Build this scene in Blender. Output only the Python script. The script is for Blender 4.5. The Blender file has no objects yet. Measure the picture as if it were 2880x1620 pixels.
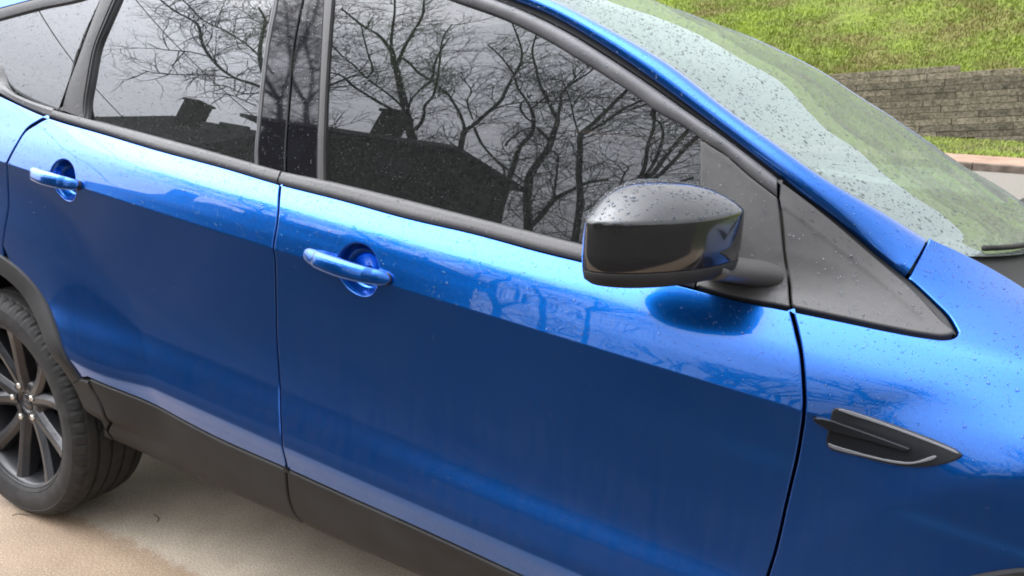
import bpy, bmesh, math, random
import numpy as np
from mathutils import Vector, Matrix, geometry
from math import radians as RAD, sin, cos, pi

random.seed(7); rng = np.random.default_rng(7)
scene = bpy.context.scene
COL = scene.collection

# ------------------------------------------------------------------ camera
CAM = np.array([2.37382, -2.09872, 1.35004]); YAW, PIT, ROL = -0.515434, -0.263438, 0.0251695; FPX = 2298.34
fwd = np.array([sin(YAW)*cos(PIT), cos(YAW)*cos(PIT), sin(PIT)])
rt0 = np.array([cos(YAW), -sin(YAW), 0.0]); up0 = np.cross(rt0, fwd)
RT = cos(ROL)*rt0 + sin(ROL)*up0; UP = -sin(ROL)*rt0 + cos(ROL)*up0
cam = bpy.data.cameras.new("camera"); camo = bpy.data.objects.new("camera", cam); COL.objects.link(camo)
cam.sensor_width = 36; cam.lens = FPX/2880*36; cam.clip_end = 2000; cam.clip_start = 0.02
M = Matrix(((RT[0], UP[0], -fwd[0], CAM[0]), (RT[1], UP[1], -fwd[1], CAM[1]), (RT[2], UP[2], -fwd[2], CAM[2]), (0, 0, 0, 1)))
camo.matrix_world = M; scene.camera = camo
cam.dof.use_dof = False

# ------------------------------------------------------------------ world + sun (overcast day)
w = bpy.data.worlds.new("World"); scene.world = w; w.use_nodes = True
nt = w.node_tree; nt.nodes.clear()
wo = nt.nodes.new('ShaderNodeOutputWorld'); bg = nt.nodes.new('ShaderNodeBackground')
sky = nt.nodes.new('ShaderNodeTexSky'); sky.sky_type = 'NISHITA'; sky.sun_disc = False
SUN_EL, SUN_AZ = RAD(52), RAD(243)
sky.sun_elevation = SUN_EL; sky.sun_rotation = SUN_AZ; sky.air_density = 1.2; sky.dust_density = 3
tc = nt.nodes.new('ShaderNodeTexCoord'); mp = nt.nodes.new('ShaderNodeMapping'); mp.inputs['Scale'].default_value = (1.0, 1.0, 2.6)
cn = nt.nodes.new('ShaderNodeTexNoise'); cn.inputs['Scale'].default_value = 1.9; cn.inputs['Detail'].default_value = 5
cr = nt.nodes.new('ShaderNodeValToRGB')
cr.color_ramp.elements[0].position = 0.3; cr.color_ramp.elements[0].color = (8.6, 8.9, 9.7, 1)
cr.color_ramp.elements[1].position = 0.7; cr.color_ramp.elements[1].color = (11.0, 11.2, 11.8, 1)
mix = nt.nodes.new('ShaderNodeMix'); mix.data_type = 'RGBA'; mix.inputs[0].default_value = 0.88
L = nt.links.new
L(tc.outputs['Generated'], mp.inputs['Vector']); L(mp.outputs['Vector'], cn.inputs['Vector']); L(cn.outputs['Fac'], cr.inputs['Fac'])
sz_ = nt.nodes.new('ShaderNodeSeparateXYZ'); L(tc.outputs['Generated'], sz_.inputs[0])      # overcast: zenith about three times the horizon
zc_ = nt.nodes.new('ShaderNodeMapRange'); zc_.inputs[1].default_value = 0; zc_.inputs[2].default_value = 1; zc_.inputs[3].default_value = 1.0; zc_.inputs[4].default_value = 2.6; L(sz_.outputs[2], zc_.inputs[0])
dp = nt.nodes.new('ShaderNodeVectorMath'); dp.operation = 'DOT_PRODUCT'; dp.inputs[1].default_value = (sin(SUN_AZ)*cos(SUN_EL), cos(SUN_AZ)*cos(SUN_EL), sin(SUN_EL)); L(tc.outputs['Generated'], dp.inputs[0])
dm = nt.nodes.new('ShaderNodeMapRange'); dm.inputs[1].default_value = .35; dm.inputs[2].default_value = 1; dm.inputs[3].default_value = 0; dm.inputs[4].default_value = 1; L(dp.outputs['Value'], dm.inputs[0])
dq = nt.nodes.new('ShaderNodeMath'); dq.operation = 'POWER'; dq.inputs[1].default_value = 2.4; L(dm.outputs[0], dq.inputs[0])       # sun glowing through the cloud
da = nt.nodes.new('ShaderNodeMath'); da.operation = 'MULTIPLY_ADD'; da.inputs[1].default_value = 7.5; L(dq.outputs[0], da.inputs[0]); L(zc_.outputs[0], da.inputs[2])
sc0 = nt.nodes.new('ShaderNodeVectorMath'); sc0.operation = 'SCALE'; L(cr.outputs['Color'], sc0.inputs[0]); L(da.outputs[0], sc0.inputs['Scale'])
L(sky.outputs['Color'], mix.inputs[6]); L(sc0.outputs[0], mix.inputs[7]); L(mix.outputs[2], bg.inputs['Color'])
bg.inputs['Strength'].default_value = 0.1; L(bg.outputs[0], wo.inputs['Surface'])
sl = bpy.data.lights.new("sun", 'SUN'); sl.energy = 0.6; sl.angle = RAD(45); sl.color = (1.0, 0.96, 0.9)
so = bpy.data.objects.new("sun", sl); COL.objects.link(so)
sd = Vector((sin(SUN_AZ)*cos(SUN_EL), cos(SUN_AZ)*cos(SUN_EL), sin(SUN_EL)))
so.rotation_euler = sd.to_track_quat('Z', 'Y').to_euler()
vs = scene.view_settings; vs.view_transform = 'Standard'; vs.look = 'None'; vs.exposure = 0.0; vs.gamma = 1.0; vs.use_curve_mapping = False
scene.cycles.max_bounces = 10; scene.cycles.transparent_max_bounces = 24; scene.cycles.caustics_refractive = True
scene.cycles.sample_clamp_indirect = 6; scene.cycles.filter_width = 1.9

# ------------------------------------------------------------------ object helpers
def link(o, parent=None):
    COL.objects.link(o)
    if parent is not None: o.parent = parent
    return o
def tag(o, label=None, cat=None, group=None, kind=None):
    for k, v in (('label', label), ('category', cat), ('group', group), ('kind', kind)):
        if v: o[k] = v
    return o
def mesh(name, V, F, mat, parent=None, normals=None, smooth=True):
    me = bpy.data.meshes.new(name)
    me.from_pydata([tuple(map(float, v)) for v in V], [], [tuple(map(int, f)) for f in F])
    if smooth: me.polygons.foreach_set('use_smooth', [True]*len(me.polygons))
    me.materials.append(mat); me.update()
    if normals is not None: me.normals_split_custom_set_from_vertices([tuple(map(float, n)) for n in normals])
    return link(bpy.data.objects.new(name, me), parent)
class MB:                                        # collects simple solids into one mesh
    def __init__(s): s.V = []; s.F = []
    def add(s, V, F):
        b = len(s.V); s.V += [tuple(map(float, v)) for v in V]; s.F += [tuple(b+i for i in f) for f in F]
    def box(s, c, h, R=None):
        vs = [np.array((sx*h[0], sy*h[1], sz*h[2])) for sx in (-1, 1) for sy in (-1, 1) for sz in (-1, 1)]
        if R is not None: vs = [R @ v for v in vs]
        s.add([np.array(c)+v for v in vs], [(0,1,3,2),(4,6,7,5),(0,4,5,1),(2,3,7,6),(0,2,6,4),(1,5,7,3)])
    def tube(s, P, r, n=8, cap=True, sq=1.0):
        P = [np.array(p, float) for p in P]; r = list(r) if hasattr(r, '__len__') else [r]*len(P)
        b = len(s.V); prev = None
        for i, p in enumerate(P):
            t = P[min(i+1, len(P)-1)]-P[max(i-1, 0)]; t /= (np.linalg.norm(t)+1e-12)
            if prev is None: prev = np.cross(t, (0, 0, 1.0)) if abs(t[2]) < .9 else np.cross(t, (1.0, 0, 0))
            u = prev - t*(prev@t); u /= np.linalg.norm(u); v = np.cross(t, u); prev = u
            for k in range(n):
                a = 2*pi*k/n; s.V.append(tuple(p+r[i]*(cos(a)*u+sq*sin(a)*v)))
        for i in range(len(P)-1):
            for k in range(n):
                a, c = b+i*n+k, b+i*n+(k+1) % n; s.F.append((a, c, c+n, a+n))
        if cap: s.F.append(tuple(b+k for k in range(n))[::-1]); s.F.append(tuple(b+(len(P)-1)*n+k for k in range(n)))
    def build(s, name, mat, parent=None, smooth=False): return mesh(name, s.V, s.F, mat, parent, smooth=smooth)
def bevel(o, wd=.004, seg=2):
    m = o.modifiers.new('bevel', 'BEVEL'); m.width = wd; m.segments = seg; m.limit_method = 'ANGLE'; m.angle_limit = RAD(30); return o
def empty(name, loc=(0, 0, 0)):
    o = bpy.data.objects.new(name, None); o.location = loc; return link(o)

# ------------------------------------------------------------------ materials
def nodes(name):
    m = bpy.data.materials.new(name); m.use_nodes = True; return m, m.node_tree, m.node_tree.nodes['Principled BSDF']
def noise(n, scale, detail=4, vec=None, rough=.55):
    t = n.nodes.new('ShaderNodeTexNoise'); t.inputs['Scale'].default_value = scale; t.inputs['Detail'].default_value = detail; t.inputs['Roughness'].default_value = rough
    if vec is None:
        g = n.nodes.new('ShaderNodeTexCoord'); vec = g.outputs['Object']
    n.links.new(vec, t.inputs['Vector']); return t
def ramp(n, fac, stops):
    r = n.nodes.new('ShaderNodeValToRGB'); e = r.color_ramp.elements
    while len(e) < len(stops): e.new(.5)
    for el, (p, c) in zip(e, stops): el.position = p; el.color = (*c, 1) if len(c) == 3 else c
    n.links.new(fac, r.inputs['Fac']); return r
def bump(n, b, h, st, dist):
    bp = n.nodes.new('ShaderNodeBump'); bp.inputs['Strength'].default_value = st; bp.inputs['Distance'].default_value = dist
    n.links.new(h, bp.inputs['Height']); n.links.new(bp.outputs[0], b.inputs['Normal']); return bp
def simple(name, col, rough=.5, spec=.5, metal=0, var=0, vscale=40, bmp=0, bscale=400, coat=0, rvar=0):
    m, n, b = nodes(name)
    b.inputs['Base Color'].default_value = (*col, 1); b.inputs['Roughness'].default_value = rough; b.inputs['Metallic'].default_value = metal
    b.inputs['Specular IOR Level'].default_value = spec; b.inputs['Coat Weight'].default_value = coat; b.inputs['Coat Roughness'].default_value = .03
    if var:
        t = noise(n, vscale, 6); c = np.array(col)
        r = ramp(n, t.outputs['Fac'], [(.3, tuple(c*(1-var))), (.72, tuple(np.minimum(c*(1+var)+var*.01, 1)))]); n.links.new(r.outputs[0], b.inputs['Base Color'])
        if rvar:
            r2 = ramp(n, t.outputs['Fac'], [(.3, (rough-rvar,)*3), (.7, (rough+rvar,)*3)]); n.links.new(r2.outputs[0], b.inputs['Roughness'])
    if bmp:
        t2 = noise(n, bscale, 3); bump(n, b, t2.outputs['Fac'], 1, bmp)
    return m
def paint_mat():
    m, n, b = nodes('blue_metallic_paint')
    g = n.nodes.new('ShaderNodeTexCoord')
    fl = n.nodes.new('ShaderNodeTexVoronoi'); fl.inputs['Scale'].default_value = 900; n.links.new(g.outputs['Object'], fl.inputs['Vector'])
    hs = ramp(n, fl.outputs['Color'], [(0, (.0005, .084, .38)), (1, (.001, .124, .49))])
    d = noise(n, 5, 7, rough=.65)                                   # thin film of road dust, thicker low down the door
    mp_ = n.nodes.new('ShaderNodeMapping'); mp_.inputs['Scale'].default_value = (60, 60, 5); n.links.new(g.outputs['Object'], mp_.inputs['Vector'])
    st = noise(n, 1, 4, mp_.outputs[0])                             # vertical run marks
    sx = n.nodes.new('ShaderNodeSeparateXYZ'); n.links.new(g.outputs['Object'], sx.inputs[0])
    mr = n.nodes.new('ShaderNodeMapRange'); mr.inputs[1].default_value = .42; mr.inputs[2].default_value = .95; mr.inputs[3].default_value = 1; mr.inputs[4].default_value = 0.12
    n.links.new(sx.outputs[2], mr.inputs[0])
    m1 = n.nodes.new('ShaderNodeMath'); m1.operation = 'MULTIPLY'; n.links.new(d.outputs['Fac'], m1.inputs[0]); n.links.new(st.outputs['Fac'], m1.inputs[1])
    m2 = n.nodes.new('ShaderNodeMath'); m2.operation = 'MULTIPLY'; n.links.new(m1.outputs[0], m2.inputs[0]); n.links.new(mr.outputs[0], m2.inputs[1])
    dr = ramp(n, m2.outputs[0], [(.05, (0, 0, 0)), (.45, (.075, .075, .075))])
    b.inputs['Metallic'].default_value = .9; b.inputs['Roughness'].default_value = .25
    b.inputs['Coat Weight'].default_value = 1; b.inputs['Coat Roughness'].default_value = .004; b.inputs['Coat IOR'].default_value = 1.52
    n.links.new(hs.outputs[0], b.inputs['Base Color'])
    df = n.nodes.new('ShaderNodeBsdfDiffuse'); df.inputs['Color'].default_value = (.17, .13, .11, 1)
    mx = n.nodes.new('ShaderNodeMixShader'); n.links.new(dr.outputs[0], mx.inputs[0]); n.links.new(b.outputs[0], mx.inputs[1]); n.links.new(df.outputs[0], mx.inputs[2])
    n.links.new(mx.outputs[0], n.nodes['Material Output'].inputs['Surface'])
    og = noise(n, 700, 2); bp = n.nodes.new('ShaderNodeBump'); bp.inputs['Strength'].default_value = .05; bp.inputs['Distance'].default_value = .00003
    n.links.new(og.outputs['Fac'], bp.inputs['Height']); n.links.new(bp.outputs[0], b.inputs['Coat Normal'])
    return m
def glass_mat(name, tint, ior=1.72, refl=(.97, .97, 1), film=.02):
    m = bpy.data.materials.new(name); m.use_nodes = True; n = m.node_tree; n.nodes.clear()
    o = n.nodes.new('ShaderNodeOutputMaterial'); mx = n.nodes.new('ShaderNodeMixShader'); fr = n.nodes.new('ShaderNodeFresnel'); fr.inputs['IOR'].default_value = ior
    tr = n.nodes.new('ShaderNodeBsdfTransparent'); tr.inputs['Color'].default_value = (*tint, 1)
    gl = n.nodes.new('ShaderNodeBsdfGlossy'); gl.inputs['Roughness'].default_value = 0; gl.inputs['Color'].default_value = (*refl, 1)
    n.links.new(fr.outputs[0], mx.inputs[0]); n.links.new(tr.outputs[0], mx.inputs[1]); n.links.new(gl.outputs[0], mx.inputs[2])
    last = mx
    # faint grime left by drying rain
    t = noise(n, 160, 5); r = ramp(n, t.outputs['Fac'], [(.35, (film*.6,)*3), (.75, (film*1.8,)*3)])
    df = n.nodes.new('ShaderNodeBsdfDiffuse'); df.inputs['Color'].default_value = (.5, .53, .5, 1)
    m3 = n.nodes.new('ShaderNodeMixShader'); n.links.new(r.outputs[0], m3.inputs[0]); n.links.new(mx.outputs[0], m3.inputs[1]); n.links.new(df.outputs[0], m3.inputs[2])
    n.links.new(m3.outputs[0], o.inputs['Surface']); return m
def water_mat(nm, tint, ior=1.4):
    m = bpy.data.materials.new(nm); m.use_nodes = True; n = m.node_tree; n.nodes.clear()
    o = n.nodes.new('ShaderNodeOutputMaterial'); mx = n.nodes.new('ShaderNodeMixShader'); fr = n.nodes.new('ShaderNodeFresnel'); fr.inputs['IOR'].default_value = ior
    tr = n.nodes.new('ShaderNodeBsdfTransparent'); tr.inputs['Color'].default_value = (*tint, 1); gl = n.nodes.new('ShaderNodeBsdfGlossy'); gl.inputs['Roughness'].default_value = .02
    n.links.new(fr.outputs[0], mx.inputs[0]); n.links.new(tr.outputs[0], mx.inputs[1]); n.links.new(gl.outputs[0], mx.inputs[2]); n.links.new(mx.outputs[0], o.inputs['Surface']); return m
PAINT = paint_mat()
PRIV = glass_mat('privacy_glass', (.02, .02, .022), 1.88, film=.035)
FGLS = glass_mat('front_side_glass', (.032, .034, .04), 1.68, film=.025)
WSG = glass_mat('windscreen_glass', (.25, .37, .33), 2.3, (.84, 1, .95), .17)
WATER = water_mat('rain_water', (.80, .86, .93), 1.5); WATERG = water_mat('rain_water_on_glass', (.60, .62, .64))
TRIM = simple('satin_black_trim', (.064, .061, .059), .42, .5, var=.12, vscale=25, bmp=.00015, bscale=900, rvar=.05)
FRAME = simple('satin_frame_trim', (.10, .098, .10), .40, .55, var=.2, vscale=25, bmp=.0001, bscale=900)
CLAD = simple('dark_plastic_cladding', (.020, .019, .018), .60, .28, var=.4, vscale=9, bmp=.0003, bscale=700, rvar=.08)
GLOSSB = simple('gloss_black_panel', (.010, .010, .012), .03, .55)
MIRB = simple('satin_black_mirror_shell', (.012, .012, .012), .12, .7, coat=.5, bmp=.00002, bscale=500)
VENTM = simple('dark_vent_plastic', (.010, .011, .013), .28, .30)
RUBB = simple('black_rubber_seal', (.012, .012, .013), .55, .4)
DARK = simple('dark_gap_interior', (.004, .004, .005), .9, .1)
TYRE = simple('tyre_rubber', (.022, .021, .020), .72, .35, var=.35, vscale=30, bmp=.0003, bscale=500)
RIMM = simple('dark_grey_alloy', (.013, .013, .015), .40, .5, metal=.1, var=.3, vscale=14, coat=.3)
CHROM = simple('bright_lug_metal', (.55, .53, .48), .28, .5, metal=1)
CABIN = simple('dark_cabin_plastic', (.02, .02, .02), .7, .4, var=.3, vscale=20)
SEATM = simple('charcoal_seat_cloth', (.03, .03, .032), .9, .2, var=.3, vscale=60)

# ------------------------------------------------------------------ master side surface of the car
XS = np.array([.088, .303, .522, .713, .93, 1.092, 1.262, 1.428, 1.58, 1.72, 1.982, 2.15, 2.3])
ZBp = np.polyfit(XS, [1.248, 1.2, 1.171, 1.146, 1.122, 1.101, 1.085, 1.066, 1.054, 1.039, 1.017, 1.006, .997], 3)
def sst(a, b, x): t = np.clip((x-a)/(b-a), 0, 1); return t*t*(3-2*t)
def ZB(x):
    xc = np.clip(x, .05, 2.3); d = x-xc
    return np.polyval(ZBp, xc) + np.where(d < 0, np.polyval(np.polyder(ZBp), .05)*d, np.polyval(np.polyder(ZBp), 2.3)*d*1.6)
def ZC(x): return 1.0955-.1035*x
def ZL(x): return .5715-.0905*x + .02*sst(1.9, 2.6, x)
def ZS(x): return .352-.043*x + .03*sst(1.9, 2.6, x)
K = 22
def knots(x):
    x = np.asarray(x, float); zb, zc, zl, zs = ZB(x), ZC(x), ZL(x), ZS(x)
    wf = sst(2.05, 2.55, x)
    Yd = [.78, .845, .868, .885, .900, .911, .921, .910, .891, .885, .892, .903, .915, .9037, .882, .850, .830, .820]
    Zd = [zs-.012, zs, zs+.03, (zs+zl)/2, zl-.01, zl+.03, zl+.07, zl+.125, zl+.19, zl+.27, zl+.36, zc-.07, zc, zc+.037, zc+.088, zb, zb+.022, zb+.05]
    hs = [.14, .27, .41, .56]
    Yd = [np.full_like(x, v) for v in Yd] + [np.full_like(x, .8205-.24*(h-.05)-.24*(h-.05)**2) for h in hs]
    Zd = Zd + [zb+h for h in hs]
    Yf = [.78, .845, .868, .885, .897, .905, .908, .908, .908, .910, .913, .918, .920, .913, .897, .868, .840, .795, .70, .57, .41, .20]
    z0 = .862-.06*(x-2.35)
    Zf = Zd[:12] + [z0, z0+.042, z0+.088, z0+.126, z0+.143, z0+.162, z0+.188, z0+.208, z0+.222, z0+.235]
    Y = np.stack([Yd[k]*(1-wf)+Yf[k]*wf for k in range(K)], -1); Z = np.stack([Zd[k]*(1-wf)+Zf[k]*wf for k in range(K)], -1)
    plan = 1 - .012*((x-1.3)/1.0)**2 - .16*sst(2.9, 3.65, x)**1.5 - .05*sst(-.1, -1., x)
    return Y*plan[..., None], Z
y_, z_ = knots(np.array([1.3])); T = np.concatenate([[0], np.cumsum(np.hypot(np.diff(y_[0]), np.diff(z_[0])))])
TC = T[12]; TB = T[15]
def _h(t): return .05+(t-T[17])*((.56-.05)/(T[21]-T[17]))
def SG(x, t):                                 # smooth glass cylinder that the side windows lie on
    x = np.asarray(x, float); h = _h(np.asarray(t, float)); plan = 1-.012*((x-1.3)/1.0)**2-.05*sst(-.1, -1., x)
    return np.stack([x, -(.8205-.24*(h-.05)-.24*(h-.05)**2)*plan, ZB(x)+h], -1)
def NG(x, t):
    e = .0015; a = SG(x+e, t)-SG(x-e, t); b = SG(x, t+e)-SG(x, t-e); n = np.cross(a, b); return n/np.linalg.norm(n, axis=-1, keepdims=True)
def S(x, t, bulge=True):
    x = np.asarray(x, float); t = np.asarray(t, float); sh = x.shape; x = x.ravel(); t = t.ravel()
    Y, Z = knots(x); P = np.stack([Y, Z], -1)
    k = np.clip(np.searchsorted(T, t, 'right')-1, 0, K-2)
    dt = np.diff(T); dP = np.diff(P, axis=1)/dt[None, :, None]
    m = np.empty_like(P); m[:, 0] = dP[:, 0]; m[:, -1] = dP[:, -1]
    wgt = (dt[1:]/(dt[1:]+dt[:-1]))[None, :, None]
    m[:, 1:-1] = dP[:, :-1]*wgt + dP[:, 1:]*(1-wgt)
    i = np.arange(len(x)); cw = 1-sst(2.15, 2.40, x)
    m0 = m[i, k].copy(); m1 = m[i, k+1].copy()
    s0 = (k == 12); m0[s0] = (m0*(1-cw[:, None])+dP[:, 12]*cw[:, None])[s0]
    s1 = (k == 11); m1[s1] = (m1*(1-cw[:, None])+dP[:, 11]*cw[:, None])[s1]
    h = dt[k]; u = (t-T[k])/h; u2 = u*u; u3 = u2*u
    Q = ((2*u3-3*u2+1)[:, None]*P[i, k] + (u3-2*u2+u)[:, None]*h[:, None]*m0 + (-2*u3+3*u2)[:, None]*P[i, k+1] + (u3-u2)[:, None]*h[:, None]*m1)
    y, z = Q[:, 0], Q[:, 1]
    sg = SG(x, t); wb_ = sst(T[16]+.01, T[17]+.03, t)*(1-sst(2.02, 2.3, x)); y = y*(1-wb_)-sg[:, 1]*wb_; z = z*(1-wb_)+sg[:, 2]*wb_
    if bulge:
        low = 1-sst(TC-.06, TC+.05, t)
        r = np.hypot(x-0, z-.347); y = y + .030*(1-sst(.49, .74, r))*low*sst(-.0, .06, z-.40+0*z)
        rf = np.hypot(x-2.69, z-.347); ff = sst(2.05, 2.4, x)*(1-sst(TC+.03, TC+.12, t))*sst(0, .06, z-.40)
        g_ = rf-.545; sp = .006*np.logaddexp(0, g_/.006); sp = np.minimum(sp, .13); y = y + ff*(.026*(1-sp/.13)**1.5 - 0.03*np.clip(.006*np.logaddexp(0, -g_/.006), 0, .2))
    return np.stack([x, -y, z], -1).reshape(*sh, 3)
def N(x, t):
    e = .0012; a = S(x+e, t)-S(x-e, t); b = S(x, t+e)-S(x, t-e); n = np.cross(a, b)
    return n/np.linalg.norm(n, axis=-1, keepdims=True)       # points outwards (-y)
def proj(P):
    d = np.asarray(P)-CAM; z = d@fwd; return np.stack([1440+FPX*(d@RT)/z, 810-FPX*(d@UP)/z], -1), z
gx, gt = np.meshgrid(np.linspace(-.9, 3.4, 260), np.linspace(.0, T[-1], 160), indexing='ij')
GP = S(gx, gt); Gpx, Gz = proj(GP); Gn = N(gx, gt)
GV = (np.einsum('ijk,ijk->ij', Gn, CAM-GP) > 0.0)
def un(px, py):
    d = (Gpx[..., 0]-px)**2+(Gpx[..., 1]-py)**2; d = np.where(GV & (Gz > 0), d, 1e9)
    # prefer the nearer surface among close matches
    i = np.unravel_index(np.argmin(d), d.shape); v = np.array([gx[i], gt[i]]); tgt = np.array([px, py], float)
    for _ in range(25):
        p0 = proj(S(v[:1], v[1:]))[0][0]; r = tgt-p0
        if abs(r).max() < .02: break
        e = 1e-5; J = np.stack([(proj(S(v[:1]+e, v[1:]))[0][0]-p0)/e, (proj(S(v[:1], v[1:]+e))[0][0]-p0)/e], 1)
        try: dv = np.linalg.solve(J, r)
        except Exception: break
        s = min(1, .08/(np.abs(dv).max()+1e-9)); v = v+dv*s
        v[1] = min(max(v[1], 0), T[-1])
    return v
def U(*pts): return np.array([un(*p) for p in pts])
def dens(P, h=.01, closed=False, smooth=False):
    P = np.asarray(P, float)
    if smooth: P = catmull(P, closed)
    Q = [P[0]]; n = len(P)
    for i in range(n if closed else n-1):
        a, b = P[i], P[(i+1) % n]; k = max(1, int(np.ceil(np.linalg.norm(b-a)/h)))
        for j in range(1, k+1): Q.append(a+(b-a)*j/k)
    if closed: Q = Q[:-1]
    return np.array(Q)
def catmull(P, closed=False, m=8):
    P = np.asarray(P, float); n = len(P); out = []
    for i in range(n if closed else n-1):
        p1, p2 = P[i], P[(i+1) % n]; p0 = P[i-1] if (i > 0 or closed) else 2*p1-p2; p3 = P[(i+2) % n] if (i+2 < n or closed) else 2*p2-p1
        # centripetal
        def tj(ti, a, b): return ti+max(np.linalg.norm(b-a), 1e-6)**.5
        t0 = 0; t1 = tj(t0, p0, p1); t2 = tj(t1, p1, p2); t3 = tj(t2, p2, p3)
        for t in np.linspace(t1, t2, m, endpoint=False):
            A1 = (t1-t)/(t1-t0)*p0+(t-t0)/(t1-t0)*p1; A2 = (t2-t)/(t2-t1)*p1+(t-t1)/(t2-t1)*p2; A3 = (t3-t)/(t3-t2)*p2+(t-t2)/(t3-t2)*p3
            B1 = (t2-t)/(t2-t0)*A1+(t-t0)/(t2-t0)*A2; B2 = (t3-t)/(t3-t1)*A2+(t-t1)/(t3-t1)*A3
            out.append((t2-t)/(t2-t1)*B1+(t-t1)/(t2-t1)*B2)
    if not closed: out.append(P[-1])
    return np.array(out)
def UC(pts, smooth=True):                    # pixel polyline -> dense smooth curve in (x, t)
    P = U(*pts); return catmull(P) if smooth else P
def inpoly(P, poly):
    x, y = P[:, 0], P[:, 1]; c = np.zeros(len(P), bool); n = len(poly)
    for i in range(n):
        x1, y1 = poly[i]; x2, y2 = poly[(i+1) % n]
        if y1 == y2: continue
        s = ((y1 > y) != (y2 > y)) & (x < (x2-x1)*(y-y1)/(y2-y1)+x1); c ^= s
    return c
def inset(poly, d):                          # move a closed loop inwards
    P = np.asarray(poly); a = np.roll(P, 1, 0); b = np.roll(P, -1, 0); t = b-a; t /= (np.linalg.norm(t, axis=1, keepdims=True)+1e-12)
    nrm = np.stack([-t[:, 1], t[:, 0]], 1); area = .5*np.sum(P[:, 0]*b[:, 1]-b[:, 0]*P[:, 1])
    return P+nrm*(d if area > 0 else -d)
REG = []                                     # regions that carry rain drops: (polygon, offset)
def panel(name, outer, mat, parent, off=0.0, holes=(), roll=.003, depth=.014, grid=.014, offf=None, gap=0.0, drops=False, surf=None):
    S, N = surf or (globals()['S'], globals()['N'])
    loops = [dens(outer, .009, True)]+[dens(h, .006, True) for h in holes]
    if gap: loops[0] = inset(loops[0], gap)
    if roll: loops = [inset(l, roll if i == 0 else -roll) for i, l in enumerate(loops)]
    lo, hi = loops[0].min(0), loops[0].max(0)
    ts = np.arange(lo[1], hi[1], grid); ts = ts[np.abs(ts-TC) > .009]
    ts = np.concatenate([ts, [v for v in (TC-.0035, TC+.0035) if lo[1] < v < hi[1]]])
    A, B = np.meshgrid(np.arange(lo[0], hi[0], grid), ts); G = np.stack([A.ravel(), B.ravel()], 1)
    G += 0
    keep = inpoly(G, loops[0])
    for l in loops[1:]: keep &= ~inpoly(G, l)
    G = G[keep]
    AL = np.concatenate(loops)
    if len(G):
        d = np.sqrt(((G[:, None, :]-AL[None])**2).sum(-1)).min(1); G = G[d > grid*.35]
    verts = [Vector(p) for p in np.concatenate([AL, G])]; edges = []; b = 0
    for l in loops:
        n = len(l); edges += [(b+i, b+(i+1) % n) for i in range(n)]; b += n
    r = geometry.delaunay_2d_cdt(verts, edges, [], 0, 1e-6)
    V2 = np.array([tuple(v) for v in r[0]]); F = np.array([f for f in r[2]])
    cen = V2[F].mean(1); k = inpoly(cen, loops[0])
    for l in loops[1:]: k &= ~inpoly(cen, l)
    F = F[k]
    nn = N(V2[:, 0], V2[:, 1]); o = off if offf is None else off+offf(V2)
    P = S(V2[:, 0], V2[:, 1]) + nn*(o[:, None] if hasattr(o, 'shape') and o.ndim else o)
    tri = P[F]; fn = np.cross(tri[:, 1]-tri[:, 0], tri[:, 2]-tri[:, 0]); fl = np.einsum('ij,ij->i', fn, nn[F[:, 0]]) < 0
    F[fl] = F[fl][:, ::-1]
    V = list(P); NN = list(nn); FF = [tuple(f) for f in F]
    if roll:
        for li, l in enumerate(loops):
            n = len(l); s = 1 if li == 0 else -1
            ln = N(l[:, 0], l[:, 1]); lo_ = off if offf is None else off+offf(l)
            lp = S(l[:, 0], l[:, 1])+ln*(lo_[:, None] if hasattr(lo_, 'shape') and lo_.ndim else lo_)
            l2 = inset(l, -.002*s); e = S(l2[:, 0], l2[:, 1])-S(l[:, 0], l[:, 1]); e -= ln*np.einsum('ij,ij->i', e, ln)[:, None]; e /= (np.linalg.norm(e, axis=1, keepdims=True)+1e-9)
            base = len(V); rows = [(a, 0) for a in (0, .3, .6, .85, 1.0)]+[(1.0, depth)]
            for a, dd in rows:
                th = a*pi/2; V += list(lp+e*roll*sin(th)-ln*(roll*(1-cos(th))+dd)); NN += list(ln*cos(th)+e*sin(th))
            for j in range(len(rows)-1):
                for i in range(n):
                    q0, q1 = base+j*n+i, base+j*n+(i+1) % n; f = (q0, q1, q1+n, q0+n)
                    pa = np.array([V[t_] for t_ in f]); fn_ = np.cross(pa[1]-pa[0], pa[3]-pa[0])
                    if fn_@(NN[q0]+NN[q0+n]) < 0: f = f[::-1]
                    FF.append(f)
    if drops: REG.append((loops, off, S, N, drops))
    return mesh(name, V, FF, mat, parent, normals=NN)
def resample(C, n):
    C = np.asarray(C); d = np.concatenate([[0], np.cumsum(np.linalg.norm(np.diff(C, axis=0), axis=1))]); s = np.linspace(0, d[-1], n)
    return np.stack([np.interp(s, d, C[:, k]) for k in range(C.shape[1])], 1)
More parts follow.
